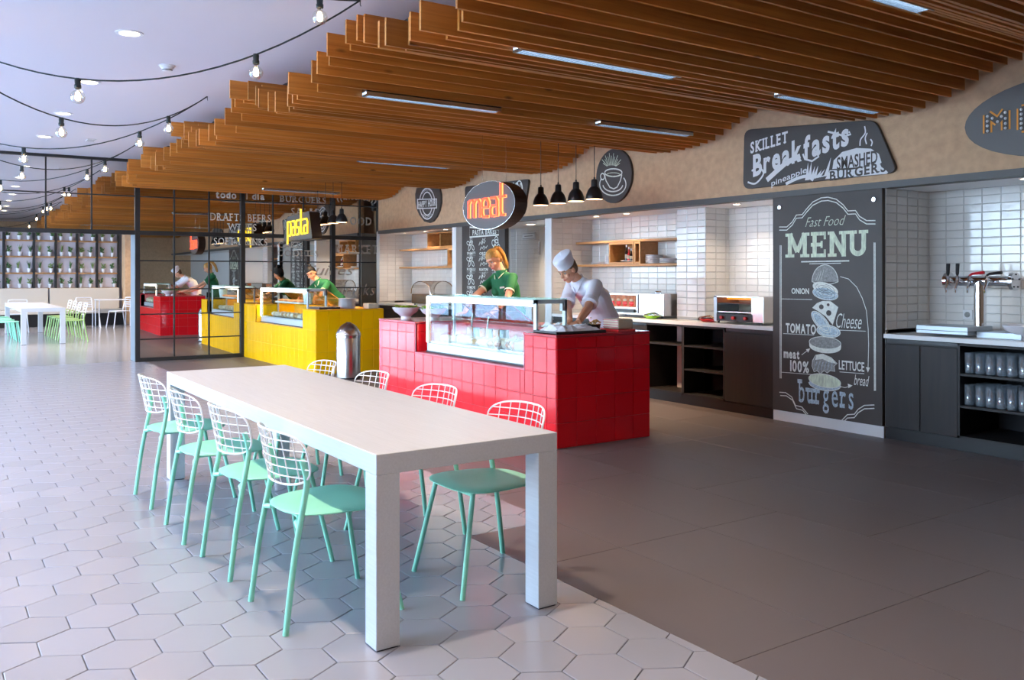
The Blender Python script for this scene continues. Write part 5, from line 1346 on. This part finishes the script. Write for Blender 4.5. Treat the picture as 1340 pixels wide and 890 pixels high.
for nm, lab, x, y, m in (('dish', 'bright green oval dish with tongs behind the red counter', -7.48, 6.98, 'greenplate'), ('dish', 'small red oval dish with tongs on the worktop beside the toaster', -6.62, 7.0, 'redplate')):
    t = thing(nm, lab, 'dish', (x, y, .90)); B().lathe([(.001, .004), (.07, .004), (.12, .03), (.115, .03), (.068, .008), (.001, .008)], n=20, sy=.6).obj('dish', m, t, True)
    t = thing('tongs', 'steel tongs lying on the ' + ('green' if m == 'greenplate' else 'red') + ' dish', 'tongs', (x, y, .935))
    B().tube([(-.15, .02, .0), (.0, .0, .03), (.09, -.01, .0)], .006, 6).tube([(-.15, .02, .01), (.0, .03, .035), (.09, .02, .0)], .006, 6).obj('arms', 'steel', t, True)
# beer tap
t = thing('beer_tap', 'chrome T-shaped beer tap tower with four handles', 'beer tap', (-3.83, 7.2, .90))
d = B().box(-.38, .06, -.26, .12, .02, .085).obj('drip_tray', 'alu', t, False, .004); B().box(-.385, .065, -.265, .125, .045, .050).obj('tray_seam', 'blacksteel', d)
B().box(.07, .42, -.15, .12, .0, .05).obj('base_plate', 'alu', t, False, .004)
B().lathe([(.055, 0), (.05, .01), (.047, .05), (.047, .42)], (0, .04, .03), 22).obj('column', 'chrome', t, True)
b = B(); b.tube([(-.26, .04, .455), (.26, .04, .455)], .044, 20); b.obj('cross_bar', 'chrome', t, True)
for s in (-1, 1):
    e = B().tube([(s * .255, .04, .455), (s * .285, .04, .455)], .075, 20).obj('end_flange', 'chrome', t, True)
    for q in range(5):
        a = q * 2 * PI / 5 + .3; B().tube([(s * .285, .04 + .055 * math.cos(a), .455 + .055 * math.sin(a)), (s * .29, .04 + .055 * math.cos(a), .455 + .055 * math.sin(a))], .007, 6).obj('flange_bolt', 'blacksteel', e)
for q, (x, up) in enumerate(((-.20, 1), (-.12, 1), (-.02, 0), (.12, 0))):
    f_ = B().tube([(x, 0, .455), (x, -.09, .47)], .014, 8).tube([(x, -.09, .50), (x, -.09, .44), (x, -.115, .40), (x, -.115, .36)], [.012, .015, .010, .008], 8).obj('faucet', 'chrome', t, True)
    if up: B().tube([(x, -.09, .50), (x, -.09, .52), (x, -.085, .60)], [.008, .014, .016], 8).obj('tap_handle', 'black', f_, True)
    else: B().tube([(x, -.09, .50), (x + .03, -.10, .515), (x + .13, -.11, .525)], [.008, .010, .014], 8).obj('tap_handle', 'redlacquer' if q == 2 else 'black', f_, True)
bowl('white bowl cut off by the right edge on the beer tap worktop', (-3.43, 7.12, .90), .15, .11, fill=None)
for q, (x, nm) in enumerate(((-4.10, 'left'), (-4.01, 'right'))):
    t = thing('wall_socket', 'round white wall socket, %s of two behind the beer tap drip tray' % nm, 'socket', (x, YN - .008, 1.06))
    B().box(-.042, .042, -.012, 0, -.042, .042).obj('plate', 'plastic', t, False, .004); b = B(); b.tube([(0, -.013, 0), (0, -.017, 0)], .024, 16); b.obj('insert', 'chalkgrey', t)
# chafing roll top
t = thing('roll_top_dish', 'chafing dish with clear domed roll top on the far worktop', 'chafing dish', (-12.95, 7.1, .90))
B().box(-.34, .34, -.22, .22, .02, .19).obj('steel_base', 'steel', t, False, .02)
b = B(); rings = []
for i in range(13):
    a = PI * i / 12; rings.append([(.34 * math.cos(a), yy, .19 + .21 * math.sin(a) ** .8) for yy in (-.22, -.1, 0, .1, .22)])
b.rings(rings, close=False, cap=False); b.obj('dome', 'plexi', t, True)
b = B()
for yy in (-.22, .22): b.tube([(.34 * math.cos(PI * i / 12), yy, .19 + .21 * math.sin(PI * i / 12) ** .8) for i in range(13)], .008, 6)
b.tube([(0, -.23, .40), (0, .22, .40)], .006, 6); b.obj('dome_frame', 'steel', t, True)
for q in (-.28, .28):
    for w_ in (-.18, .18): B().lathe([(.015, 0), (.012, .03)], (q, w_, 0), 8).obj('foot', 'black', t)

# ================================================================== HANGING SIGNS AND PENDANTS
def zc_at(x): 
    return zwave(x) + .02
def hangsign(name, label, pts, y0, y1, wires):
    t = thing(name, label, 'sign')
    b = B(); b.prism(pts, 0, 1, lambda u, v, q: (u, y0 + (y1 - y0) * q, v)); b.obj('box', 'signside', t, False)
    c = (sum(p[0] for p in pts) / len(pts), sum(p[1] for p in pts) / len(pts)); ip = [(c[0] + (p[0] - c[0]) * .985, c[1] + (p[1] - c[1]) * .975) for p in pts]
    b = B(); poly(b, ip, planeY(y0), .004); b.obj('face', 'signface', t)
    b = B(); ribbon(b, pts, .006, planeY(y0), .003, True); b.obj('face_rim', 'steel', t)
    for (x, z) in wires: B().tube([(x, (y0 + y1) / 2, z), (x, (y0 + y1) / 2, zc_at(x))], .0022, 5).obj('suspension_wire', 'steel', t)
    return t
def neon(word, parent, x0, x1, z0, zx, rise, y, m1, m2=None):
    """rounded condensed tube lettering; zx = x-height"""
    fn = planeY(y)
    G = {'m': (1.5, [[(0, 0), (0, 1)], [(0, .8), (.18, 1), (.55, 1), (.75, .8), (.75, 0)], [(.75, .8), (.93, 1), (1.3, 1), (1.5, .8), (1.5, 0)]]),
         'e': (.85, [[(0, .52), (.85, .52), (.85, .8), (.68, 1), (.17, 1), (0, .8), (0, .2), (.17, 0), (.8, 0)]]),
         'a': (.85, [[(.05, 1), (.66, 1), (.85, .8), (.85, 0), (.17, 0), (0, .15), (0, .42), (.17, .56), (.85, .56)]]),
         't': (.6, [[(.15, 1.75), (.15, .2), (.3, 0), (.6, 0)], [(-.1, 1.0), (.7, 1.0)]]),
         'p': (.85, [[(0, -.6), (0, 1)], [(0, 1), (.68, 1), (.85, .8), (.85, .2), (.68, 0), (0, 0)]]),
         's': (.75, [[(.75, 1), (.17, 1), (0, .85), (0, .65), (.17, .5), (.58, .5), (.75, .35), (.75, .15), (.58, 0), (0, 0)]])}
    tot = sum(G[c][0] for c in word) + .28 * (len(word) - 1); sx = (x1 - x0) / tot; cx = 0
    for c in word:
        paths = []
        for pth in G[c][1]:
            pp_ = []
            for (u, v) in pth:
                U = (cx + u) * sx; pp_.append((x0 + U, z0 + v * zx + rise * U / (x1 - x0)))
            paths.append(pp_)
        wr = sx * .17
        b = B()
        for p in paths: b.tube([fn(q[0], q[1], .022) for q in p], wr / 2, 8)
        b.obj('lit_letter', m1, parent, True)
        if m2:
            b = B()
            for p in paths: ribbon(b, [(q[0] + .014, q[1]) for q in p], wr * 1.15, fn, .006)
            b.obj('letter_edge', m2, parent)
        cx += G[c][0] + .28
my = 5.15
def PM(u, v, y=my): return mp(u, v, y)
a = PM(606, 268); c = PM(674, 262); top = PM(641, 237); bot = PM(641, 300)
mc_ = ((a[0] + c[0]) / 2, (top[1] + bot[1]) / 2); rx = (c[0] - a[0]) / 2; rz = (top[1] - bot[1]) / 2
ms = hangsign('meat_sign', 'round dark hanging sign with red lit letters reading meat', ellp(mc_, rx, rz, 0, 44), my, my + .16, [(mc_[0] - rx * .45, mc_[1] + rz * .86), (mc_[0] + rx * .45, mc_[1] + rz * .86)])
p0 = PM(615.5, 286); p1 = PM(662, 281); ph = PM(628, 262)
neon('meat', ms, p0[0], p1[0], p0[1], (PM(620, 262)[1] - PM(620, 286)[1]) * .95, p1[1] - p0[1], my, 'neonred', 'neonglow')
py_ = 5.0
q = [mp(x, y, py_) for x, y in ((371, 316), (409, 312.5), (404.5, 276), (376, 284))]
ps = hangsign('pasta_sign', 'trapezoid dark hanging sign with yellow lit letters reading pasta', roundpoly(q, .05), py_, py_ + .16, [(q[3][0] + .12, q[3][1]), (q[2][0] - .12, q[2][1])])
p0 = mp(378, 309, py_); p1 = mp(404, 305, py_)
neon('pasta', ps, p0[0], p1[0], p0[1], mp(390, 289.5, py_)[1] - mp(390, 308, py_)[1], p1[1] - p0[1], py_, 'neonyel')
sb = B().lathe([(.001, .018), (.17, .018), (.185, .0), (.185, -.0)], n=28)
def pendant(x, y, zb, label, grp):
    t = thing('pendant_lamp', label, 'pendant lamp', (x, y, zb), 0, grp)
    B().lathe([(.092, 0), (.093, .003), (.088, .045), (.070, .095), (.048, .125), (.036, .135), (.034, .20), (.028, .21), (.01, .215), (.008, .235), (.001, .236)], n=24).obj('shade', 'black', t, True)
    B().lathe([(.088, .003), (.083, .045), (.066, .092), (.04, .12), (.001, .125)], n=24).obj('lit_inside', 'pend_in', t, True)
    B().ell((0, 0, .05), (.03, .03, .035), None, 12, 8).obj('bulb', 'lampon', t, True)
    B().tube([(0, 0, .235), (0, 0, zc_at(x) - zb)], .004, 6).obj('cord', 'black', t)
    spot((x, y, zb + .01), 34, size=100, blend=.5, radius=.06, color=(1, .72, .45))
for i, x in enumerate((-8.10, -7.77, -7.45, -7.14)):
    pendant(x, 5.85, 2.20, 'black bell pendant lamp behind the meat sign, %s from the sign' % ['nearest', 'second', 'third', 'farthest'][i], 'pendant lamps behind the meat sign')
for i, x in enumerate((-13.76, -13.43, -13.11, -12.77)):
    pendant(x, 5.4, 2.225, 'black bell pendant lamp behind the pasta sign, %s from the sign' % ['nearest', 'second', 'third', 'farthest'][i], 'pendant lamps behind the pasta sign')

# ================================================================== PEOPLE
def basis(f, up=(0, 0, 1)):
    f = Vector(f).normalized(); up = Vector(up); s = f.cross(up).normalized(); u = s.cross(f).normalized()
    return Matrix((s, f, u)).transposed()      # local x = person's right, y = forward, z = up
def remesh(o, vox, sm=4, fac=.5):
    m = o.modifiers.new('remesh', 'REMESH'); m.mode = 'VOXEL'; m.voxel_size = vox; m.use_smooth_shade = True
    s_ = o.modifiers.new('smooth', 'SMOOTH'); s_.factor = fac; s_.iterations = sm
def hand(b, wrist, d, palm_n, curl=.5, size=1., mirror=1):
    """palm box-ish ellipsoid + 4 fingers + thumb; d = hand direction, palm_n = palm normal (towards what it holds)"""
    d = Vector(d).normalized(); n = Vector(palm_n).normalized(); s = d.cross(n).normalized() * mirror; n = s.cross(d).normalized() * mirror
    Mx = Matrix((s, d, n)).transposed(); w = Vector(wrist)
    b.ell(w + d * .045 * size, (.040 * size, .055 * size, .017 * size), Mx, 12, 8)
    for k, (off_, L_) in enumerate(((-.030, .062), (-.010, .072), (.010, .068), (.029, .054))):
        base = w + d * .082 * size + s * off_ * size
        a = base + d * L_ * .5 * size + n * .006 * curl; e = a + (d * (1 - curl * .6) + n * curl).normalized() * L_ * .5 * size
        b.tube([base - d * .02, base, a, e], [.0095 * size, .0092 * size, .0085 * size, .0070 * size], 8)
    tb = w + d * .02 * size - s * .035 * size
    b.tube([w + d * .01, tb, tb + (d * .7 - s * .7 + n * .3).normalized() * .035 * size, tb + (d * .95 - s * .35 + n * .4).normalized() * .065 * size], [.013, .013, .011, .008], 8)
def person(label, J, skin, hair, cloth, female=True):
    """J: pelvis, chest, neck, head (centre), look, sho/elb/wri/knee/ank as (left, right), hdir"""
    b = B(); V = Vector
    HB = basis(J['look'], J.get('headup', (0, 0, 1))); hc = V(J['head']); hs = J.get('hs', 1.)
    H = lambda x, y, z: hc + HB @ V((x * hs, y * hs, z * hs))
    b.ell(H(0, -.012, .025), (.073 * hs, .092 * hs, .092 * hs), HB, 18, 12)           # skull
    b.ell(H(0, .012, -.035), (.058 * hs, .072 * hs, .078 * hs), HB, 18, 12)          # face
    b.ell(H(0, .048, -.092), (.028 * hs, .026 * hs, .022 * hs), HB, 12, 8)          # chin
    b.ell(H(0, .092, -.022), (.011 * hs, .020 * hs, .015 * hs), HB, 10, 7)            # nose tip
    b.tube([H(0, .078, .022), H(0, .088, -.005), H(0, .100, -.024)], [.007, .009, .009], 8)
    b.tube([H(-.045, .066, .03), H(0, .082, .034), H(.045, .066, .03)], .010, 8)    # brow
    b.tube([H(-.022, .074, -.058), H(0, .083, -.058), H(.022, .074, -.058)], .008, 8)
    for s in (-1, 1):
        b.ell(H(s * .036, .055, -.03), (.022, .022, .02), HB, 10, 7)
        b.ell(H(s * .073, -.008, -.012), (.010, .018, .028), HB, 10, 7)
    nk = V(J['neck']); b.tube([H(0, -.02, -.06), (H(0, -.02, -.06) + nk) / 2, nk, nk + (V(J['chest']) - nk) * .3], [.052, .048, .054, .075], 14)
    ch, pe = V(J['chest']), V(J['pelvis'])
    TB = basis(J['face'], (nk - pe)); 
    b.rings([[p + TB @ V((rx * math.cos(2 * PI * j / 16), ry * math.sin(2 * PI * j / 16), 0)) for j in range(16)] for p, rx, ry in ((pe + (pe - ch) * .25, .12, .10), (pe, .15, .105), (pe.lerp(ch, .5), .12, .09), (ch, .145, .10), (ch.lerp(nk, .7), .11, .075), (nk, .05, .05))])
    for i in (0, 1):
        s, e, w_ = V(J['sho'][i]), V(J['elb'][i]), V(J['wri'][i]); k_ = 1. if female else 1.15
        b.tube([ch.lerp(nk, .5), s, s.lerp(e, .5), e, e.lerp(w_, .3), w_], [.05, .046 * k_, .042 * k_, .035 * k_, .036 * k_, .024 * k_], 12)
        hand(b, w_ + (w_ - e).normalized() * .005, J['hdir'][i], J.get('palm', [(0, 0, -1)] * 2)[i], J.get('curl', (.6, .6))[i], .92 if female else 1.02, 1 if i else -1)
        hp_ = pe + TB @ V((.085 if i else -.085, 0, -.08)); kn, an = V(J['knee'][i]), V(J['ank'][i])
        b.tube([hp_, kn, kn.lerp(an, .35), an, an + V((0, 0, -.04))], [.085, .055, .055, .035, .035], 12)
        b.ell(an + V((0, -.05, -.05)), (.04, .10, .03), None, 12, 8)
    body = b.obj('person', skin, None, True); tag(body, label, 'person'); remesh(body, .0052, 3)
    # eyes
    for s in (-1, 1):
        e = B().ell(H(s * .031, .066, .004), (.013 * hs, .010 * hs, .0085 * hs), HB, 12, 8).obj('eye', 'eyew', body, True)
        B().ell(H(s * .031, .0745, .001), (.0065 * hs, .004 * hs, .0065 * hs), HB, 10, 6).obj('iris', 'eyed', e, True)
        B().tube([H(s * .016, .083, .026), H(s * .032, .082, .031), H(s * .050, .070, .026)], [.003, .004, .002], 6).obj('eyebrow', hair, body, True)
        B().tube([H(s * .018, .077, .012), H(s * .031, .080, .0135), H(s * .045, .070, .010)], [.002, .0025, .002], 5).obj('eyelid', hair, body, True)
    B().tube([H(-.020, .081, -.057), H(0, .0915, -.054), H(.020, .081, -.057)], [.002, .006, .002], 8).tube([H(-.018, .081, -.062), H(0, .090, -.065), H(.018, .081, -.062)], [.002, .006, .002], 8).obj('lips', 'lip', body, True)
    # clothes
    b = B(); g = .016
    low = pe + V((0, 0, -1)) * J.get('hem', .14)
    tor = ((low, .178, .135), (pe, .175, .125), (pe.lerp(ch, .5), .150 if female else .17, .115), (ch, .178 if female else .19, .125), (ch.lerp(nk, .6), .16, .10), (ch.lerp(nk, .92), .075, .07), (nk + (nk - ch) * .08, .058, .058))
    b.rings([[p + TB @ V((rx * math.cos(2 * PI * j / 20), ry * math.sin(2 * PI * j / 20), 0)) for j in range(20)] for p, rx, ry in tor])
    if female:
        for s in (-1, 1): b.ell(ch + TB @ V((s * .075, .085, -.03)), (.062, .055, .065), TB, 12, 8)
    slv = J.get('sleeve', .55)
    for i in (0, 1):
        s, e = V(J['sho'][i]), V(J['elb'][i]); r_ = .060 if female else .068
        b.tube([ch.lerp(nk, .55), s + (s - ch) * .02, s.lerp(e, slv * .6), s.lerp(e, slv)], [.07, r_ + .004, r_, r_ - .004], 14)
    sh_ = b.obj('shirt', cloth, body, True); remesh(sh_, .0075, 5)
    for i in (0, 1):
        s, e = V(J['sho'][i]), V(J['elb'][i]); c1 = s.lerp(e, slv - .05); c2 = s.lerp(e, slv + .03)
        r_ = (.060 if female else .069)
        if female: B().tube([s.lerp(e, slv - .02), c2], r_ - .001, 16, cap=False).obj('sleeve_trim', 'polotrim', body, True)
        else: B().tube([s.lerp(e, slv - .16), s.lerp(e, slv - .12), s.lerp(e, slv + .03), s.lerp(e, slv + .04)], [r_ - .004, r_ + .006, r_ + .005, r_ - .006], 16).obj('rolled_cuff', cloth, body, True)
    # collar
    b = B()
    for s in (-1, 1):
        b.tube([nk + TB @ V((0, -.062, .015)), nk + TB @ V((s * .058, -.02, .01)), nk + TB @ V((s * .052, .05, -.03)), nk + TB @ V((s * .02, .088, -.075))], [.012, .014, .014, .006], 8)
    b.obj('collar', cloth, body, True)
    if female:
        b = B()
        for s in (-1, 1): b.tube([nk + TB @ V((s * .066, -.02, .004)), nk + TB @ V((s * .063, .055, -.032)), nk + TB @ V((s * .026, .098, -.082))], .0045, 6)
        b.obj('collar_piping', 'polotrim', body, True)
        nb = B().box(-.032, .032, -.003, .003, -.010, .010).obj('name_badge', 'foodw', body)
        nb.matrix_local = Matrix.Translation(ch + TB @ V((-.07, .146, -.005))) @ TB.to_4x4()
    # trousers, shoes
    b = B(); b.rings([[p + TB @ V((rx * math.cos(2 * PI * j / 16), ry * math.sin(2 * PI * j / 16), 0)) for j in range(16)] for p, rx, ry in ((pe + V((0, 0, -.12)), .16, .12), (pe, .165, .118), (pe.lerp(ch, .15), .15, .11))])
    for i in (0, 1):
        hp_ = pe + TB @ V((.085 if i else -.085, 0, -.08)); kn, an = V(J['knee'][i]), V(J['ank'][i]); b.tube([hp_, kn, an + V((0, 0, .01))], [.098, .072, .058], 14)
    tr = b.obj('trousers', 'trouser', body, True); remesh(tr, .011, 4)
    for i in (0, 1):
        an = V(J['ank'][i]); B().ell(an + V((0, -.055, -.045)), (.05, .135, .045), None, 14, 8).obj('shoe', 'shoe', body, True)
    return body, H, HB, TB
def cap_hair(H, HB, body, m, r=(.080, .100, .098), c=(0, -.022, .034), hs=1.):
    """half-shell of hair that leaves the face free"""
    b = B(); ring = []
    n, mm = 28, 14; o = Vector(c)
    for i in range(mm + 1):
        th = PI * i / mm; th = min(max(th, .03), PI - .03); rr = []
        for j in range(n):
            ph = 2 * PI * j / n; x, y, z = math.sin(th) * math.cos(ph), math.sin(th) * math.sin(ph), math.cos(th)
            # pull in under the hair line: front below brow, and the lower back of the head
            lim = .16 if y > .62 else (-.55 if y < .12 else -.55 + .71 * (y - .12) / .5)
            k = 1.0 if z > lim else .80
            rr.append(H(o.x + r[0] * x * k, o.y + r[1] * y * k, o.z + r[2] * z * (k if z < lim else 1)))
        ring.append(rr)
    b.rings(ring, cap=True); b.ell(H(0, -.046, .004), (r[0] * .97, .060, .086), HB, 20, 12); b.ell(H(0, -.02, .018), (r[0] * .985, .062, .05), HB, 20, 10)
    o_ = b.obj('hair', m, body, True); return o_
# blonde woman at the red counter
px0 = -8.36
bd, H, HB, TB = person('blonde woman with ponytail in green polo shirt reaching into the red counter display case', dict(
    pelvis=(px0 + .02, 5.62, .98), chest=(px0 + .0, 5.54, 1.26), neck=(px0 - .01, 5.49, 1.445), head=(px0 - .05, 5.41, 1.575), look=(.22, -.78, -.50), face=(.30, -1, 0),
    sho=((px0 - .175, 5.52, 1.37), (px0 + .175, 5.52, 1.37))[::-1], elb=((px0 + .29, 5.36, 1.11), (px0 - .13, 5.16, 1.13)), wri=((px0 + .40, 5.10, 1.0), (px0 + .22, 4.86, 1.0)),
    hdir=((.1, -1, -.15), (.35, -1, -.1)), knee=((px0 + .10, 5.58, .5), (px0 - .10, 5.58, .5)), ank=((px0 + .1, 5.64, .09), (px0 - .1, 5.64, .09)), headup=(-.15, -.3, 1)), 'skin', 'brownhair', 'polo')
cap_hair(H, HB, bd, 'blonde')
b = B(); b.tube(catmull([H(0, -.085, .075), H(0, -.125, .095), H(.01, -.165, .05), H(.02, -.175, -.04), H(.02, -.15, -.14), H(.03, -.135, -.20)], 4), [.018] * 2 + [.026] * 5 + [.034] * 6 + [.030] * 5 + [.02] * 2 + [.008], 12); pt = b.obj('ponytail', 'blonde', bd, True)
B().tube([H(0, -.088, .078), H(0, -.100, .083)], .024, 12).obj('hair_band', 'black', pt)
# chef
cx = -6.58
cf, H, HB, TB = person('chef in white jacket and white cap bending over the black tray on the red counter', dict(
    pelvis=(cx - .01, 5.53, .97), chest=(cx - .02, 5.40, 1.20), neck=(cx + .0, 5.19, 1.355), head=(cx + .02, 5.05, 1.455), look=(.05, -.86, -.58), face=(.05, -.80, -.55),
    sho=((cx + .19, 5.25, 1.30), (cx - .20, 5.25, 1.30)), elb=((cx + .36, 5.02, 1.10), (cx + .02, 5.04, 1.10)), wri=((cx + .54, 4.77, .995), (cx + .30, 4.86, .99)),
    hdir=((.25, -1, -.22), (.25, -1, -.28)), knee=((cx + .10, 5.47, .5), (cx - .12, 5.50, .5)), ank=((cx + .12, 5.58, .09), (cx - .14, 5.64, .09)), headup=(0, -.6, 1), sleeve=.78, hem=.20, curl=(.35, .35)), 'skin', 'brownhair', 'whitecloth', False)
cap_hair(H, HB, cf, 'brownhair', (.0765, .096, .094), (0, -.018, .028))
b = B(); n = 26; rr = random.Random(1); rings = []
for k, (rad, z) in enumerate(((.084, .035), (.086, .06), (.088, .085), (.094, .10), (.100, .125), (.092, .15), (.06, .165), (.005, .168))):
    rings.append([H(rad * .92 * math.cos(2 * PI * j / n) * (1 + (rr.uniform(-.06, .06) if k > 3 else 0)), -.010 + rad * 1.12 * math.sin(2 * PI * j / n) * (1 + (rr.uniform(-.06, .06) if k > 3 else 0)), z + .012 * math.sin(2 * PI * j / n) * (-1)) for j in range(n)])
b.rings(rings); b.obj('cap', 'whitecloth', cf, True)
ap = B()
for k in range(5):
    q = .04 * k; 
    ap.tube([Vector((cx - .02, 5.40, 1.20)) + TB @ Vector((.02, .135, .12 - k * .07)), Vector((cx - .02, 5.40, 1.20)) + TB @ Vector((.02, .142, .12 - k * .07))], .007, 8)
ap.obj('buttons', 'foodw', cf)
# dark haired woman at the yellow counter
wx_ = -14.12
wd_, H, HB, TB = person('dark haired woman with bun in green polo shirt leaning at the yellow counter', dict(
    pelvis=(wx_ + .10, 5.86, .95), chest=(wx_ + .06, 5.66, 1.17), neck=(wx_ + .0, 5.54, 1.315), head=(wx_ - .06, 5.45, 1.43), look=(.80, -.62, -.36), face=(.45, -.85, -.3),
    sho=((wx_ + .235, 5.62, 1.245), (wx_ - .12, 5.58, 1.255)), elb=((wx_ + .40, 5.42, 1.06), (wx_ - .18, 5.34, 1.04)), wri=((wx_ + .30, 5.22, .965), (wx_ + .02, 5.16, .965)),
    hdir=((-.3, -1, -.1), (.5, -.9, -.1)), knee=((wx_ + .2, 5.82, .5), (wx_, 5.82, .5)), ank=((wx_ + .2, 5.92, .09), (wx_, 5.92, .09)), headup=(-.30, -.3, 1)), 'skin2', 'darkhair', 'polo')
cap_hair(H, HB, wd_, 'darkhair')
B().ell(H(0, -.075, .125), (.042, .04, .04), HB, 14, 9).obj('hair_bun', 'darkhair', wd_, True)
